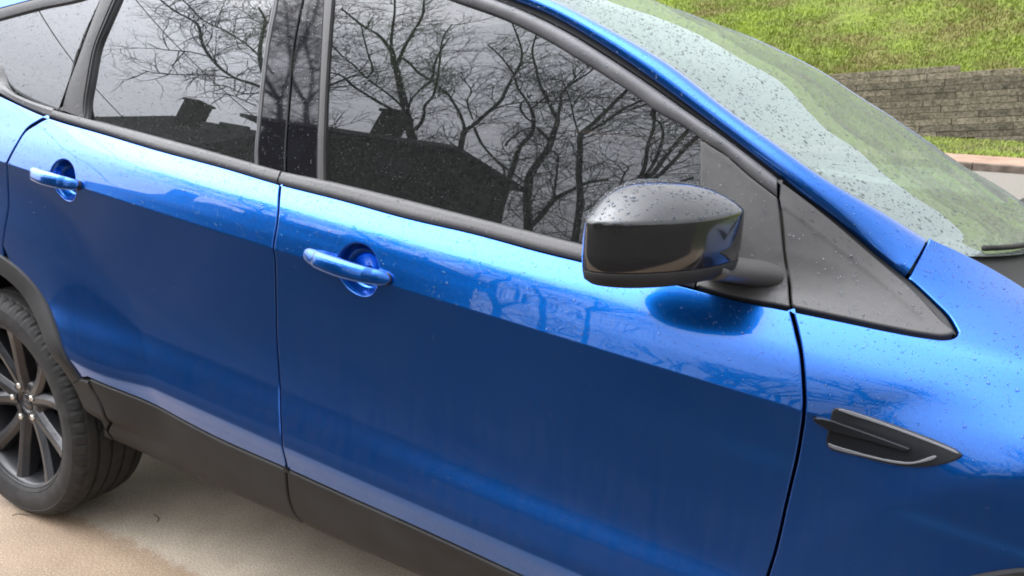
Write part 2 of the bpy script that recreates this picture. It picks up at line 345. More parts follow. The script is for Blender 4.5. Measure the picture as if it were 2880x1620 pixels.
def strip(name, A, B, mat, parent, prof, n=None, drops=False, m=None, ends=True, surf=None):
    """band between curves A and B of (x,t); prof = list of (u, offset) from A to B"""
    S, N = surf or (globals()['S'], globals()['N']); A = np.asarray(A); B = np.asarray(B)
    n = n or max(8, int(np.linalg.norm(np.diff(A, axis=0), axis=1).sum()/.012)); A = resample(A, n); B = resample(B, n)
    pu = np.array([p[0] for p in prof]); po = np.array([p[1] for p in prof]); rows = len(prof)
    V = []
    for u, o in prof:
        Q = A+(B-A)*u; V.append(S(Q[:, 0], Q[:, 1])+N(Q[:, 0], Q[:, 1])*o)
    V = np.array(V); F = []
    c = np.cross(V[1, 1]-V[0, 1], V[0, 2]-V[0, 1]) if rows > 1 else 0
    for j in range(rows-1):
        for i in range(n-1):
            F.append((j*n+i, j*n+i+1, (j+1)*n+i+1, (j+1)*n+i))
    Vf = V.reshape(-1, 3)
    jm = rows//2; fn = np.cross(V[jm, 1]-V[jm, 0], V[min(jm+1, rows-1), 0]-V[jm, 0] if jm+1 < rows else V[jm, 0]-V[jm-1, 0])
    Q = A[:1]+(B[:1]-A[:1])*.5
    if fn@N(Q[:, 0], Q[:, 1])[0] < 0: F = [f[::-1] for f in F]
    if ends:
        F.append(tuple(j*n for j in range(rows))); F.append(tuple(j*n+n-1 for j in range(rows))[::-1])
    if drops: REG.append(([np.concatenate([A, B[::-1]])], float(po[1:-1].max() if rows > 2 else po.max()), S, N, 'trim'))
    o = mesh(name, Vf, F, mat, parent)
    es = o.modifiers.new('split', 'EDGE_SPLIT'); es.split_angle = RAD(38)
    return o
def half(hgt, base=-.004, n=7, pw=.5):          # rounded moulding profile
    return [(u, base+(hgt-base)*(max(0, 1-abs(2*u-1)**2.6))**pw) for u in (np.linspace(0, 1, n*2+1))]

# ------------------------------------------------------------------ the car
suv = empty('suv', (0, 0, 0))
tag(suv, 'blue metallic SUV with tinted windows and black mirror, beaded with rain on the driveway', 'car')

# key curves from the photograph (2880 x 1620 reading), laid on the surface
beltbot = UC([(-120, 215), (0, 266), (142, 329), (298, 376), (447, 421), (633, 471), (786, 516), (960, 560), (1146, 611), (1333, 654), (1519, 704), (1644, 734), (1780, 766), (1920, 800), (2069, 838), (2218, 868)])
belttop = UC([(0, 222), (19, 245), (60, 279), (160, 314), (248, 336), (400, 374), (560, 417), (723, 463), (801, 484), (908, 506), (1000, 527), (1146, 563), (1333, 611), (1519, 658), (1635, 687), (1780, 718), (1900, 742), (1965, 756)])
def cut(C, x0, x1):
    d = np.concatenate([[0], np.cumsum(np.linalg.norm(np.diff(C, axis=0), axis=1))]); s = np.linspace(0, d[-1], 800)
    R_ = np.stack([np.interp(s, d, C[:, k]) for k in range(2)], 1); return R_[(R_[:, 0] >= x0) & (R_[:, 0] <= x1)]
cladtop = np.array([(x, T[4]+.006) for x in np.linspace(.40, 2.35, 40)])
cladtop = UC([(248, 1062), (373, 1113), (596, 1225), (797, 1315), (960, 1389), (1200, 1497), (1465, 1620), (1800, 1780)])
bgap = UC([(790, 500), (787, 530), (783, 580), (778, 630), (769, 685), (771, 720), (773, 764), (775, 850), (777, 950), (783, 1030), (786, 1080), (789, 1180), (792, 1240), (801, 1289), (806, 1316)])
bgapc = UC([(806, 1316), (812, 1380), (820, 1415), (831, 1440), (846, 1458), (861, 1470)])
fgap = UC([(2186, 545), (2194, 596), (2207, 726), (2218, 801), (2224, 864), (2240, 931), (2252, 987), (2260, 1080), (2261, 1155), (2252, 1229), (2229, 1341), (2207, 1434), (2181, 1546), (2158, 1620), (2110, 1760)])
rgap = UC([(138, 328), (101, 347), (71, 369), (41, 417), (19, 464), (22, 520), (24, 577), (17, 620), (7, 690)])
def arc(cx, r, a0, a1, n=40, cz=.347):      # circle in (x,z) mapped to (x,t)
    out = []
    for a in np.linspace(RAD(a0), RAD(a1), n):
        x, z = cx+r*cos(a), cz+r*sin(a); tt = np.linspace(0, T[-1], 600); zz = S(np.full(600, x), tt, False)[:, 2]
        i = np.argmax(zz >= z) if (zz >= z).any() else 599
        t = tt[i] if i == 0 else tt[i-1]+(tt[i]-tt[i-1])*(z-zz[i-1])/(zz[i]-zz[i-1]+1e-9); out.append((x, t))
    return np.array(out)
RA = .478
archR = arc(0, RA, 24.5, 155); archF = arc(2.69, .414, 155, 20)
GAP = .0022

# door skins
def nearest(C, p): return int(np.argmin(((np.asarray(C)-p)**2).sum(1)))
bb_r = cut(beltbot, rgap[0][0], bgap[0][0]); bb_f = cut(beltbot, bgap[0][0], fgap[0][0]+.2)
ig = nearest(fgap, beltbot[-1]); fgl = fgap[ig:]
ct_r = cut(cladtop, archR[0][0], bgap[-1][0]); ct_f = cut(cladtop, bgap[-1][0], fgl[-1][0]-.01)
ib = int(np.argmax(bgap[:, 1] < np.interp(bgap[0][0], beltbot[:, 0], beltbot[:, 1])))
bgl = bgap[ib:]
ar = archR[(archR[:, 0] > rgap[-1][0]+.004)]                # from the sill forward end round to the rear gap
rear_outer = np.concatenate([bb_r, bgl, ct_r[::-1], ar, rgap[::-1]])
front_outer = np.concatenate([cut(beltbot, bgl[0][0], fgl[0][0]-.001), fgl, ct_f[::-1], bgl[::-1]])
def ell(cx, cy, a, b, rot, n=40):            # ellipse drawn at a door point, metres in (x,t)
    return np.array([(cx+a*cos(s)*cos(rot)-b*sin(s)*sin(rot), cy+a*cos(s)*sin(rot)+b*sin(s)*cos(rot)) for s in np.linspace(0, 2*pi, n, endpoint=False)])
cupF = U((1003, 760))[0]; cupR = U((174, 507))[0]
eF = ell(*cupF, .052, .052, 0); eR = ell(*cupR, .052, .052, 0)
front_door = panel('front_door', front_outer, PAINT, suv, holes=[eF], gap=GAP, drops=True)
rear_door = panel('rear_door', rear_outer, PAINT, suv, holes=[eR], gap=GAP, drops=True)
# quarter panel behind the rear door
qtop = np.array([(x, np.interp(x, beltbot[:, 0], beltbot[:, 1])) for x in np.linspace(beltbot[0][0], rgap[0][0], 20)])
aq = archR[archR[:, 0] <= rgap[-1][0]+.002]
quarter_outer = np.concatenate([[(-.85, TB-.01)], [(-.5, TB-.012)], qtop, rgap, aq, [(-.47, T[5]), (-.85, T[5])]])
quarter = panel('quarter_panel', quarter_outer, PAINT, suv, gap=GAP, drops=True)

# recessed cups and handles
def cup(e, c, parent):
    V = []; F = []; n = len(e); rows = [(1.03, -.002), (1.0, -.005), (.985, -.014), (.95, -.026), (.88, -.033), (.7, -.036), (.3, -.037)]
    for s, o in rows:
        Q = c+(e-c)*s; V += list(S(Q[:, 0], Q[:, 1])+N(Q[:, 0], Q[:, 1])*o)
    for j in range(len(rows)-1):
        for i in range(n): F.append((j*n+i, j*n+(i+1) % n, (j+1)*n+(i+1) % n, (j+1)*n+i))
    F.append(tuple((len(rows)-1)*n+i for i in range(n)))
    o = mesh('handle_cup', V, [f[::-1] for f in F], PAINT, parent); return o
def handle(pa, pb, c, parent):
    a = U(pa)[0]; b = U(pb)[0]; n = 36; us = np.linspace(0, 1, n)
    P = []; 
    for u in us:
        q_ = a+(b-a)*u; s = S(q_[:1], q_[1:])[0]; nn = N(q_[:1], q_[1:])[0]; P.append((s, nn))
    P0 = np.array([p[0] for p in P]); nn = np.array([p[1] for p in P]).mean(0); nn /= np.linalg.norm(nn)
    ax = P0[-1]-P0[0]; ax /= np.linalg.norm(ax); up = np.cross(nn, ax); up *= np.sign(up[2])
    line = P0[0]+(P0[-1]-P0[0])*us[:, None]
    V = []; m = 24
    for i, u in enumerate(us):
        endf = min(1, ((1-abs(2*u-1)**7.0))**.5+.0) if 0 < u < 1 else 0
        out = .010+.020*np.sin(pi*np.clip(u*1.04, 0, 1))**.6
        hh = (.0182-.0028*abs(2*u-1))*max(endf, .02); th = (.0100+.003*(1-abs(2*u-1)))*max(endf, .02)
        droop = -.004*sin(pi*u)
        if u < .2 or u > .82: th = out*.62*max(endf, .02); out = out*.5+.003
        for k in range(m):
            t_ = 2*pi*k/m; cx = abs(cos(t_))**.75*np.sign(cos(t_)); sx_ = abs(sin(t_))**.75*np.sign(sin(t_))
            if abs(sx_+.38) < .16 and cx > .2: cx -= .055          # fine seam along the grip
            V.append(line[i]+nn*(out+th*cx)+up*(hh*sx_+droop))
    F = [(i*m+k, (i+1)*m+k, (i+1)*m+(k+1) % m, i*m+(k+1) % m) for i in range(n-1) for k in range(m)]
    F.append(tuple(range(m))); F.append(tuple((n-1)*m+k for k in range(m))[::-1])
    me_o = mesh('door_handle', V, F, PAINT, parent)
    bm = bmesh.new(); bm.from_mesh(me_o.data); bmesh.ops.recalc_face_normals(bm, faces=bm.faces); bm.to_mesh(me_o.data); bm.free()
    # black gaskets under both feet
    for u0, ln in ((.05, .015), (.94, .010)):
        cpt = a+(b-a)*u0; e = ell(*cpt, ln, .0125, math.atan2(b[1]-a[1], b[0]-a[0]), 24)
        V = []; F = []; n2 = len(e)
        for s_, o_ in ((1.0, -.001), (1.0, .0018), (.93, .0028), (.5, .0028)):
            Q = cpt+(e-cpt)*s_; V += list(S(Q[:, 0], Q[:, 1])+N(Q[:, 0], Q[:, 1])*o_)
        for j in range(3):
            for i in range(n2): F.append((j*n2+i, j*n2+(i+1) % n2, (j+1)*n2+(i+1) % n2, (j+1)*n2+i))
        F.append(tuple(3*n2+i for i in range(n2)))
        mesh('handle_gasket', V, F, RUBB, parent)
cup(eF, cupF, front_door); cup(eR, cupR, rear_door)
handle((862, 712), (1104, 790), cupF, front_door); handle((97, 484), (229, 524), cupR, rear_door)

# belt mouldings
def belt(x0, x1, parent, name='belt_moulding'):
    A = np.stack([np.linspace(x0, x1, 60), np.interp(np.linspace(x0, x1, 60), beltbot[:, 0], beltbot[:, 1])], 1)
    B = np.stack([A[:, 0], np.interp(A[:, 0], belttop[:, 0], belttop[:, 1])], 1)
    return strip(name, A, B, TRIM, parent, [(0, -.003), (.03, .001), (.15, .0045), (.35, .0065), (.6, .0075), (.8, .008), (.92, .006), (1, .001), (1.0, -.008)], drops=True)
xg = bgap[0][0]
sx0 = U((1965, 770))[0]
belt(xg+.0025, sx0[0], front_door)
belt(rgap[0][0]+.012, xg-.0025, rear_door)

# side glass panes
frame_in = UC([(1180, -35), (1273, 0), (1407, 48), (1519, 101), (1631, 168), (1761, 250), (1854, 317), (1920, 354), (1966, 390)])
def lift(C, d): return C+np.array([0, d])
pf = [tuple(p) for p in U((905, 506))]
gbot = belttop[(belttop[:, 0] > U((903, 506))[0][0]) & (belttop[:, 0] < U((1966, 757))[0][0])]
stripR = UC([(935, 0), (930, 60), (923, 150), (917, 250), (913, 350), (911, 430), (910, 508)])
topx = stripR[0]; TM = T[-1]-.004
roofl = np.array([(x, min(TM, stripR[0][1]+.04)) for x in (stripR[0][0], frame_in[0][0])])
TOPP = [(935, -60), (1060, -75), (1180, -35)]
gl_f = np.concatenate([stripR[::-1], UC(TOPP)[:], frame_in, U((1966, 757)), gbot[::-1]])
panel('front_door_glass', inset(gl_f, -.007), FGLS, front_door, off=-.006, roll=0, drops='glass', surf=(SG, NG))
# rear door glass
rg_l = UC([(352, -40), (339, 0), (306, 75), (283, 130), (265, 224), (253, 298), (248, 337)])
rg_r = UC([(782, -60), (777, 0), (755, 110), (740, 220), (728, 340), (722, 420), (719, 464)])
gbr = belttop[(belttop[:, 0] > rg_l[-1][0]) & (belttop[:, 0] < rg_r[-1][0])]
gl_r = np.concatenate([rg_l[::-1], UC([(352, -40), (560, -65), (782, -60)]), rg_r, gbr[::-1]])
panel('rear_door_glass', inset(gl_r, -.007), PRIV, rear_door, off=-.006, roll=0, drops='glass', surf=(SG, NG))
# quarter glass
qg = U((160, 308), (201, 186), (238, 93), (276, 0), (290, -30)); qt = UC([(290, -30), (231, 2), (120, 26), (0, 58), (-110, 90)])
ql = UC([(-110, 90), (-60, 150), (0, 178), (19, 231), (41, 261), (90, 285), (160, 308)])
panel('quarter_glass', inset(np.concatenate([catmull(qg), qt[1:], ql[1:-1]]), -.006), PRIV, suv, off=-.004, roll=0, drops='glass', surf=(SG, NG))
# pillar panels (gloss black appliques reflecting the trees)
bp1 = UC([(788, -60), (783, 0), (762, 110), (747, 220), (735, 340), (728, 420), (725, 466)])
bp2 = UC([(862, -60), (851, 0), (825, 130), (814, 261), (803, 410), (799, 482)])
bp3 = UC([(866, -60), (856, 0), (830, 130), (819, 261), (808, 410), (804, 484)])
bp4 = UC([(914, -60), (912, 0), (906, 130), (900, 261), (895, 380), (892, 503)])
strip('pillar_panel', bp1, bp2, GLOSSB, rear_door, [(0, -.006), (.0, -.001), (.03, .001), (.5, .001), (.97, .001), (1, -.001), (1, -.008)], drops=True, surf=(SG, NG))
strip('pillar_panel', bp3, bp4, GLOSSB, front_door, [(0, -.008), (0, -.001), (.03, .001), (.5, .001), (.97, .001), (1, -.001), (1, -.006)], drops=True, surf=(SG, NG))
strip('glass_channel', bp4, stripR, TRIM, front_door, [(0, -.006), (.05, .001), (.5, .002), (.95, .001), (1, -.008)], surf=(SG, NG))
strip('glass_channel', UC([(774, -60), (769, 0), (748, 110), (733, 230), (722, 350), (716, 430), (713, 463)]), bp1, FRAME, rear_door, [(0, -.006), (.1, .001), (.45, .003), (.5, .0), (.55, .003), (.9, .002), (1, -.004)], surf=(SG, NG))
# C pillar: door frame seal, panel, dark corner piece
cp1 = UC([(300, -40), (282, 0), (246, 93), (212, 186), (186, 250), (166, 307)])
cp2 = UC([(338, -40), (318, 0), (286, 75), (262, 140), (246, 224), (236, 298), (231, 331)])
strip('pillar_panel', cp1, cp2, TRIM, suv, [(0, -.004), (.04, .001), (.5, .004), (.96, .0015), (1, -.006)], drops=True, surf=(SG, NG))
strip('door_frame_seal', cp2, rg_l, RUBB, rear_door, [(0, -.008), (.1, -.001), (.3, .004), (.5, .005), (.62, .001), (.8, .000), (1, -.006)])
strip('glass_seal', catmull(qg), cp1, RUBB, suv, [(0, -.004), (.3, .002), (.7, .002), (1, -.004)])
# quarter glass surround, upper door frame trims
strip('window_surround', UC([(-140, 60), (0, 24), (60, 8), (130, -10), (300, -60)]), UC([(-110, 90), (0, 57), (120, 25), (231, 1), (300, -32)]), TRIM, suv, [(0, -.004), (.1, .004), (.5, .006), (.9, .003), (1, -.004)], drops=True)
strip('window_surround', UC([(-190, 100), (-110, 170), (-50, 228), (0, 263), (30, 280), (70, 300), (146, 331)]), UC([(-110, 90), (-60, 150), (0, 178), (19, 231), (41, 261), (90, 285), (158, 307)]), TRIM, suv, [(0, -.003), (.1, .003), (.5, .008), (.85, .006), (1, -.004)], drops=True)
# front frame moulding, seal and A-pillar skin
fm_out = UC([(1120, -110), (1280, -45), (1396, 0), (1482, 34), (1594, 89), (1705, 157), (1817, 231), (1920, 304), (2032, 382), (2144, 466), (2186, 500)])
fm_in = UC([(1090, -75), (1190, -32), (1273, 0), (1407, 48), (1519, 101), (1631, 168), (1761, 250), (1854, 317), (1920, 352), (1984, 400), (2046, 440), (2113, 498), (2184, 553)])
strip('window_frame', fm_in, fm_out, FRAME, front_door, [(0, -.008), (.02, .002), (.08, .0045), (.3, .008), (.55, .0095), (.8, .008), (.94, .004), (1, -.006)], drops=True)
seal_o = UC([(1180, -110), (1320, -50), (1441, 0), (1556, 48), (1705, 136), (1817, 212), (1920, 287), (2069, 399), (2218, 516), (2255, 546), (2404, 660), (2550, 780), (2628, 852), (2669, 896), (2691, 932)])
seal_i = UC([(1120, -110), (1280, -45), (1396, 0), (1482, 34), (1594, 89), (1705, 157), (1817, 231), (1920, 304), (2032, 382), (2144, 466), (2186, 500), (2230, 532), (2390, 662), (2530, 782), (2610, 858), (2655, 905), (2689, 934)])
strip('roof_channel_seal', seal_i, seal_o, RUBB, suv, [(0, -.012), (.3, -.007), (.8, -.006), (1, -.004)], ends=False)
ap_out = UC([(1280, -120), (1420, -60), (1567, 0), (1705, 71), (1854, 157), (1920, 203), (2032, 292), (2144, 373), (2293, 477), (2404, 542), (2516, 603), (2611, 660)])
ap_in = np.concatenate([seal_o[:nearest(seal_o, U((2530, 763))[0])], U((2547, 777))])
strip('a_pillar', ap_in, ap_out, PAINT, suv, [(0, -.010), (.0, .0), (.04, .006), (.15, .010), (.4, .012), (.65, .010), (.85, .003), (.95, -.005), (1.0, -.014), (1.0, -.03)], drops=True, n=90)
# fender
fend_top = UC([(2613, 666), (2700, 706), (2790, 752), (2880, 806), (2990, 880)])
fe_in = np.concatenate([U((2551, 781)), seal_o[nearest(seal_o, U((2575, 802))[0]):]])
tip = U((2690, 945))[0]
garn_bot = UC([(2218, 868), (2367, 899), (2516, 930), (2600, 945), (2655, 951), (2680, 946), (2688, 940)])
lastx = fend_top[-1]
fender_outer = np.concatenate([fend_top, [(3.0, T[18]), (3.45, T[18]), (3.45, T[5])], [(p[0], p[1]) for p in archF[::-1] if p[0] < 3.3][:], [(fgl[-1][0]+.02, fgl[-1][1])], fgl[::-1], garn_bot[1:], fe_in[::-1]])
fender = panel('front_fender', fender_outer, PAINT, suv, gap=GAP, drops=True, grid=.009)
# bonnet continuing across
# fender garnish (black triangle) and sail panel
gi = U((2200, 560), (2216, 700), (2228, 832), (2400, 869), (2585, 908), (2540, 862), (2400, 732), (2300, 648))
garn_outer = np.concatenate([U((2190, 508)), fgap[2:ig+1], garn_bot[1:], seal_i[nearest(seal_i, U((2689, 934))[0]):nearest(seal_i, U((2186, 500))[0]):-1]])
inner = U((2206, 588), (2214, 690), (2228, 836), (2400, 872), (2560, 902), (2598, 908), (2540, 856), (2400, 738), (2290, 650))
def sd_poly(V, poly):                      # signed distance, negative inside
    V = np.asarray(V); poly = np.asarray(poly); A = poly; B = np.roll(poly, -1, 0)
    d = np.full(len(V), 1e9)
    for a, b in zip(A, B):
        ab = b-a; t = np.clip(((V-a)@ab)/(ab@ab+1e-12), 0, 1); d = np.minimum(d, np.linalg.norm(V-(a+t[:, None]*ab), axis=1))
    return np.where(inpoly(V, poly), -d, d)
def panel_relief(name, outer, inner, mat, parent, off, dep, w, grid, **k):
    f = lambda V: -dep*sst(-w, w*.2, -sd_poly(V, inner)-0*V[:, 0])
    o = panel(name, outer, mat, parent, off=off, grid=grid, offf=f, **k)
    # relief changes the normals: recompute from the mesh for the top skin
    me = o.data; me.normals_split_custom_set([(0, 0, 0)]*len(me.loops)); return o
garn = panel_relief('fender_garnish', garn_outer, inner, TRIM, suv, .0045, .005, .004, .004, gap=GAP, drops=True, roll=.004)
sail_outer = np.concatenate([U((1970, 396)), fm_in[nearest(fm_in, U((1984, 400))[0]):], fgap[nearest(fgap, U((2187, 556))[0]):ig+1], cut(beltbot, sx0[0], fgap[ig][0]-.002)[::-1], U((1968, 750))])
sinner = U((1986, 424), (2046, 466), (2110, 518), (2176, 570), (2196, 700), (2208, 826), (2100, 806), (2000, 790), (1982, 700), (1982, 560))
sail = panel_relief('mirror_sail_panel', sail_outer, sinner, TRIM, front_door, .0045, .0045, .004, .005, gap=.001, drops=True, roll=.003)

# ---- side vent in the fender
vent_out = catmull(U((2344, 1150), (2361, 1146), (2430, 1165), (2503, 1189), (2573, 1214), (2643, 1241), (2694, 1266), (2708, 1280), (2696, 1292), (2643, 1308), (2573, 1313), (2503, 1304), (2410, 1280), (2340, 1262), (2328, 1250), (2326, 1229), (2334, 1195)), True, 5)
vin = U((2350, 1162), (2366, 1163), (2430, 1182), (2503, 1207), (2573, 1232), (2620, 1251), (2633, 1262), (2634, 1274), (2600, 1286), (2565, 1292), (2530, 1290), (2450, 1272), (2380, 1252), (2338, 1240), (2337, 1222), (2342, 1190))
vent = panel_relief('fender_vent', vent_out, vin, VENTM, fender, .0048, .0032, .003, .0025, roll=.0022, depth=.010)
def loft_flat(name, poly, mat, parent, off, hgt): 
    return panel(name, poly, mat, parent, off=off, roll=hgt, depth=.006, grid=.006)
loft_flat('vent_blade', U((2287, 1170), (2312, 1172), (2345, 1180), (2440, 1214), (2561, 1259), (2560, 1264), (2545, 1267), (2450, 1237), (2330, 1205), (2296, 1184)), VENTM, vent, .0075, .0016)
loft_flat('vent_rim', catmull(U((2358, 1151), (2372, 1150), (2503, 1194), (2643, 1247), (2690, 1268), (2698, 1277), (2640, 1254), (2503, 1202), (2372, 1158)), True, 4), simple('bright_vent_edge', (.13, .13, .14), .25, .7), vent, .0062, .0008)
loft_flat('vent_rim', catmull(U((2332, 1242), (2345, 1247), (2450, 1278), (2520, 1293), (2570, 1297), (2633, 1280), (2636, 1285), (2570, 1303), (2520, 1300), (2450, 1284), (2335, 1252)), True, 4), bpy.data.materials['bright_vent_edge'], vent, .0062, .0008)

# ---- cladding: door pieces, arch piece
sill_t = T[1]-.004
c_r_bot = np.array([(x, sill_t) for x in np.linspace(U((330, 1248))[0][0], bgapc[-1][0], 30)])
seam = UC([(252, 1066), (262, 1090), (280, 1121), (300, 1169), (306, 1203), (308, 1232)])
top_r = cut(cladtop, seam[0][0], bgapc[0][0])
cladR = np.concatenate([top_r, bgapc, np.array([(x, sill_t) for x in np.linspace(bgapc[-1][0], seam[-1][0], 30)])[1:-1], seam[::-1]])
panel('door_cladding', cladR, CLAD, rear_door, off=.004, gap=.002, roll=.005, depth=.016)
top_f = cut(cladtop, bgapc[0][0], 1.999)
fgc = np.array([(np.interp(t, fgl[::-1, 1], fgl[::-1, 0]), t) for t in np.linspace(T[4], sill_t, 10)])
xe = 2.02
cladF = np.concatenate([top_f, [(xe, np.interp(xe, cladtop[:, 0], cladtop[:, 1])), (xe-.02, (T[4]+T[1])/2), (xe-.05, sill_t)], np.array([(x, sill_t) for x in np.linspace(xe-.06, bgapc[-1][0], 30)])[:-1], bgapc[::-1]])
panel('door_cladding', cladF, CLAD, front_door, off=.004, gap=.002, roll=.005, depth=.016)
# arch mouldings as bands between two radii
def archband(cx, r0, r1, a0, a1, name, mat, parent, lip=.035):
    A = arc(cx, r0, a0, a1, 60); B = arc(cx, r1, a0, a1, 60)
    rows = []
    prof = [(0, -.05), (0, -.02), (0, 0), (.06, .006), (.3, .009), (.8, .008), (.95, .006), (1, .001), (1, -.005)]
    V = []
    for u, o in prof:
        Q = A+(B-A)*u; P = S(Q[:, 0], Q[:, 1]); nn = N(Q[:, 0], Q[:, 1])
        if o < -.01: P = P+np.array([0, 1, 0])*(-o)
        else: P = P+nn*o
        V.append(P)
    n = 60; F = [(j*n+i, j*n+i+1, (j+1)*n+i+1, (j+1)*n+i) for j in range(len(prof)-1) for i in range(n-1)]
    ob = mesh(name, np.concatenate(V), F, mat, parent)
    bm = bmesh.new(); bm.from_mesh(ob.data); bmesh.ops.recalc_face_normals(bm, faces=bm.faces); bm.to_mesh(ob.data); bm.free()
    es = ob.modifiers.new('split', 'EDGE_SPLIT'); es.split_angle = RAD(40); return ob
archband(0, .426, .482, 24.5, 168, 'wheel_arch_moulding', CLAD, suv)
archband(2.69, .362, .418, 12, 168, 'wheel_arch_moulding', CLAD, suv)
# lower end of the arch moulding in front of the rear wheel
sx_ = seam[-1][0]; pl = np.concatenate([arc(0, .482, 24.5, 24.6, 1), seam[2:], [(sx_-.012, seam[-1][1]+.001)], arc(0, .427, 0.5, 24.5, 12)])
panel('arch_moulding_foot', pl, CLAD, suv, off=.007, roll=.004, depth=.03, grid=.01)
pl2 = np.array([(2.03, T[4]+.004), (2.18, T[4]+.02), (2.30, T[5]+.01), (2.285, T[3]), (2.28, T[1]), (1.985, T[1]), (2.01, T[2])])
panel('arch_moulding_foot', pl2, CLAD, suv, off=.0035, roll=.004, depth=.03, grid=.014)

# ---- inner body: dark structure right behind the gaps (offset inwards), and the far side of the car
def shell(name, mat, parent, off, x0, x1, t0, t1, nx=120, ntt=60, flip=False, cutarch=True):
    xs = np.linspace(x0, x1, nx); ts = np.linspace(t0, t1, ntt); A, B = np.meshgrid(xs, ts, indexing='ij')
    P = S(A, B)+N(A, B)*off; V = P.reshape(-1, 3).copy()
    if flip: V[:, 1] *= -1
    F = []
    for i in range(nx-1):
        for j in range(ntt-1):
            c = P[i:i+2, j:j+2].reshape(-1, 3).mean(0)
            if cutarch and (math.hypot(c[0], c[2]-.347) < .44 or math.hypot(c[0]-2.69, c[2]-.347) < .40): continue
            a = i*ntt+j; f = (a, a+ntt, a+ntt+1, a+1); F.append(f[::-1] if flip else f)
    return mesh(name, V, F, mat, parent)
shell('inner_body', DARK, suv, -.050, -.85, 2.3, T[1], T[17]-.005); shell('inner_body', DARK, suv, -.050, 2.3, 3.45, T[1], T[18])
shell('far_side_body', PAINT, suv, 0, -.85, 3.45, T[0], TB, flip=True)
bpy.context.view_layer.update()

# ---- windscreen from the pillar edge, bowed forwards
edge = ap_out; eg = S(edge[:, 0], edge[:, 1])+N(edge[:, 0], edge[:, 1])*(-.016)
base_e = fend_top[:-1]; bg_ = S(base_e[:, 0], base_e[:, 1])+N(base_e[:, 0], base_e[:, 1])*(-.012)
edge3 = np.concatenate([eg, bg_[1:9]])
d_ = edge3[0]-edge3[6]; k_ = (ZB(edge3[0][0]-.2)+.60-edge3[0][2])/d_[2]; edge3 = np.concatenate([[edge3[0]+d_*k_*np.array([1, .8, 1])], edge3])
edge3 = resample(edge3, 80)
BOW = .018
def wsurf(u, v):                           # u along the pillar 0..1, v across -1..1
    i = u*(len(edge3)-1); E = np.stack([np.interp(i, np.arange(len(edge3)), edge3[:, k]) for k in range(3)], -1)
    tn = edge3[-8]-edge3[8]; nrm = np.array([-tn[2], 0, tn[0]]); nrm /= np.linalg.norm(nrm)
    bow = BOW*(.75+.5*u)*(1-np.abs(v)**2.4)
    P = E.copy()
    P[..., 1] = np.abs(E[..., 1])*v
    P = P+nrm*bow[..., None]+(tn/np.linalg.norm(tn))*(.17*np.clip(u, 0, 2)**2.5*(1-np.abs(v)**2.0))[..., None]
    return P
uu, vv = np.meshgrid(np.linspace(0, 1, 90), np.linspace(-1, 1, 120), indexing='ij')
WP = wsurf(uu, vv)
F = [(i*120+j, (i+1)*120+j, (i+1)*120+j+1, i*120+j+1) for i in range(89) for j in range(119)]
wind = mesh('windscreen', WP.reshape(-1, 3), F, WSG, suv)
# black glazing border (frit) as a thin strip just inside
uu2, vv2 = np.meshgrid(np.linspace(0, 1, 90), np.linspace(-1, -.965, 4), indexing='ij')
P2 = wsurf(uu2, vv2)-np.array([.0, 0, .004])
mesh('windscreen_border', P2.reshape(-1, 3), [(i*4+j, (i+1)*4+j, (i+1)*4+j+1, i*4+j+1) for i in range(89) for j in range(3)], RUBB, wind)

# ---- far pillar, roof, glass on the far side, bonnet, ends
def grid_mesh(name, P, mat, parent, flip=False):
    a, b = P.shape[:2]; F = [(i*b+j, (i+1)*b+j, (i+1)*b+j+1, i*b+j+1) for i in range(a-1) for j in range(b-1)]
    if flip: F = [f[::-1] for f in F]
    return mesh(name, P.reshape(-1, 3), F, mat, parent)
xs = np.linspace(-.85, edge3[0][0]+.0, 50); vs_ = np.linspace(-1, 1, 30)
eP = S(xs, np.full(50, T[-1]-.002)); rp = np.empty((50, 30, 3))
for j, v in enumerate(vs_):
    tw = wsurf(np.zeros(1), np.array([v]))[0]
    rp[:, j, 0] = xs; rp[:, j, 1] = np.abs(eP[:, 1])*v; rp[:, j, 2] = eP[:, 2]+.045*(1-abs(v)**2.5)
    bl = sst(.0, 1.0, (xs-xs[0])/(xs[-1]-xs[0]))**3; rp[:, j] = rp[:, j]*(1-bl[:, None])+(rp[:, j]*[0, 0, 0]+tw)*bl[:, None]+np.stack([(xs-xs[-1])*bl, 0*xs, 0*xs], 1)*1.0
grid_mesh('roof', rp, PAINT, suv)
mz = lambda P: P*np.array([1, -1, 1])
A_ = resample(np.asarray(ap_in), 60); B_ = resample(np.asarray(ap_out), 60)
grid_mesh('a_pillar', mz(np.stack([S(A_[:, 0], A_[:, 1])+N(A_[:, 0], A_[:, 1])*.006, S(B_[:, 0], B_[:, 1])-N(B_[:, 0], B_[:, 1])*.012, S(B_[:, 0], B_[:, 1])-N(B_[:, 0], B_[:, 1])*.06], 1)), PAINT, suv)
gxx, gtt = np.meshgrid(np.linspace(-.3, 2.15, 60), np.linspace(T[16], T[-1], 14), indexing='ij')
far = SG(gxx, gtt)
def under_pillar(c):
    i = int(np.argmin(np.abs(edge3[:, 0]-c[0]))); return c[0] < edge3[0][0] or c[2] < edge3[i][2]-.04
idx = far.reshape(-1, 3); Ff = []
for i in range(59):
    for j in range(13):
        f = (i*14+j, (i+1)*14+j, (i+1)*14+j+1, i*14+j+1)
        if under_pillar(idx[list(f)].mean(0)): Ff.append(f)
FAR = glass_mat('far_side_glass', (.45, .48, .46), 1.5)
mesh('far_side_glass', mz(idx), Ff, FAR, suv)
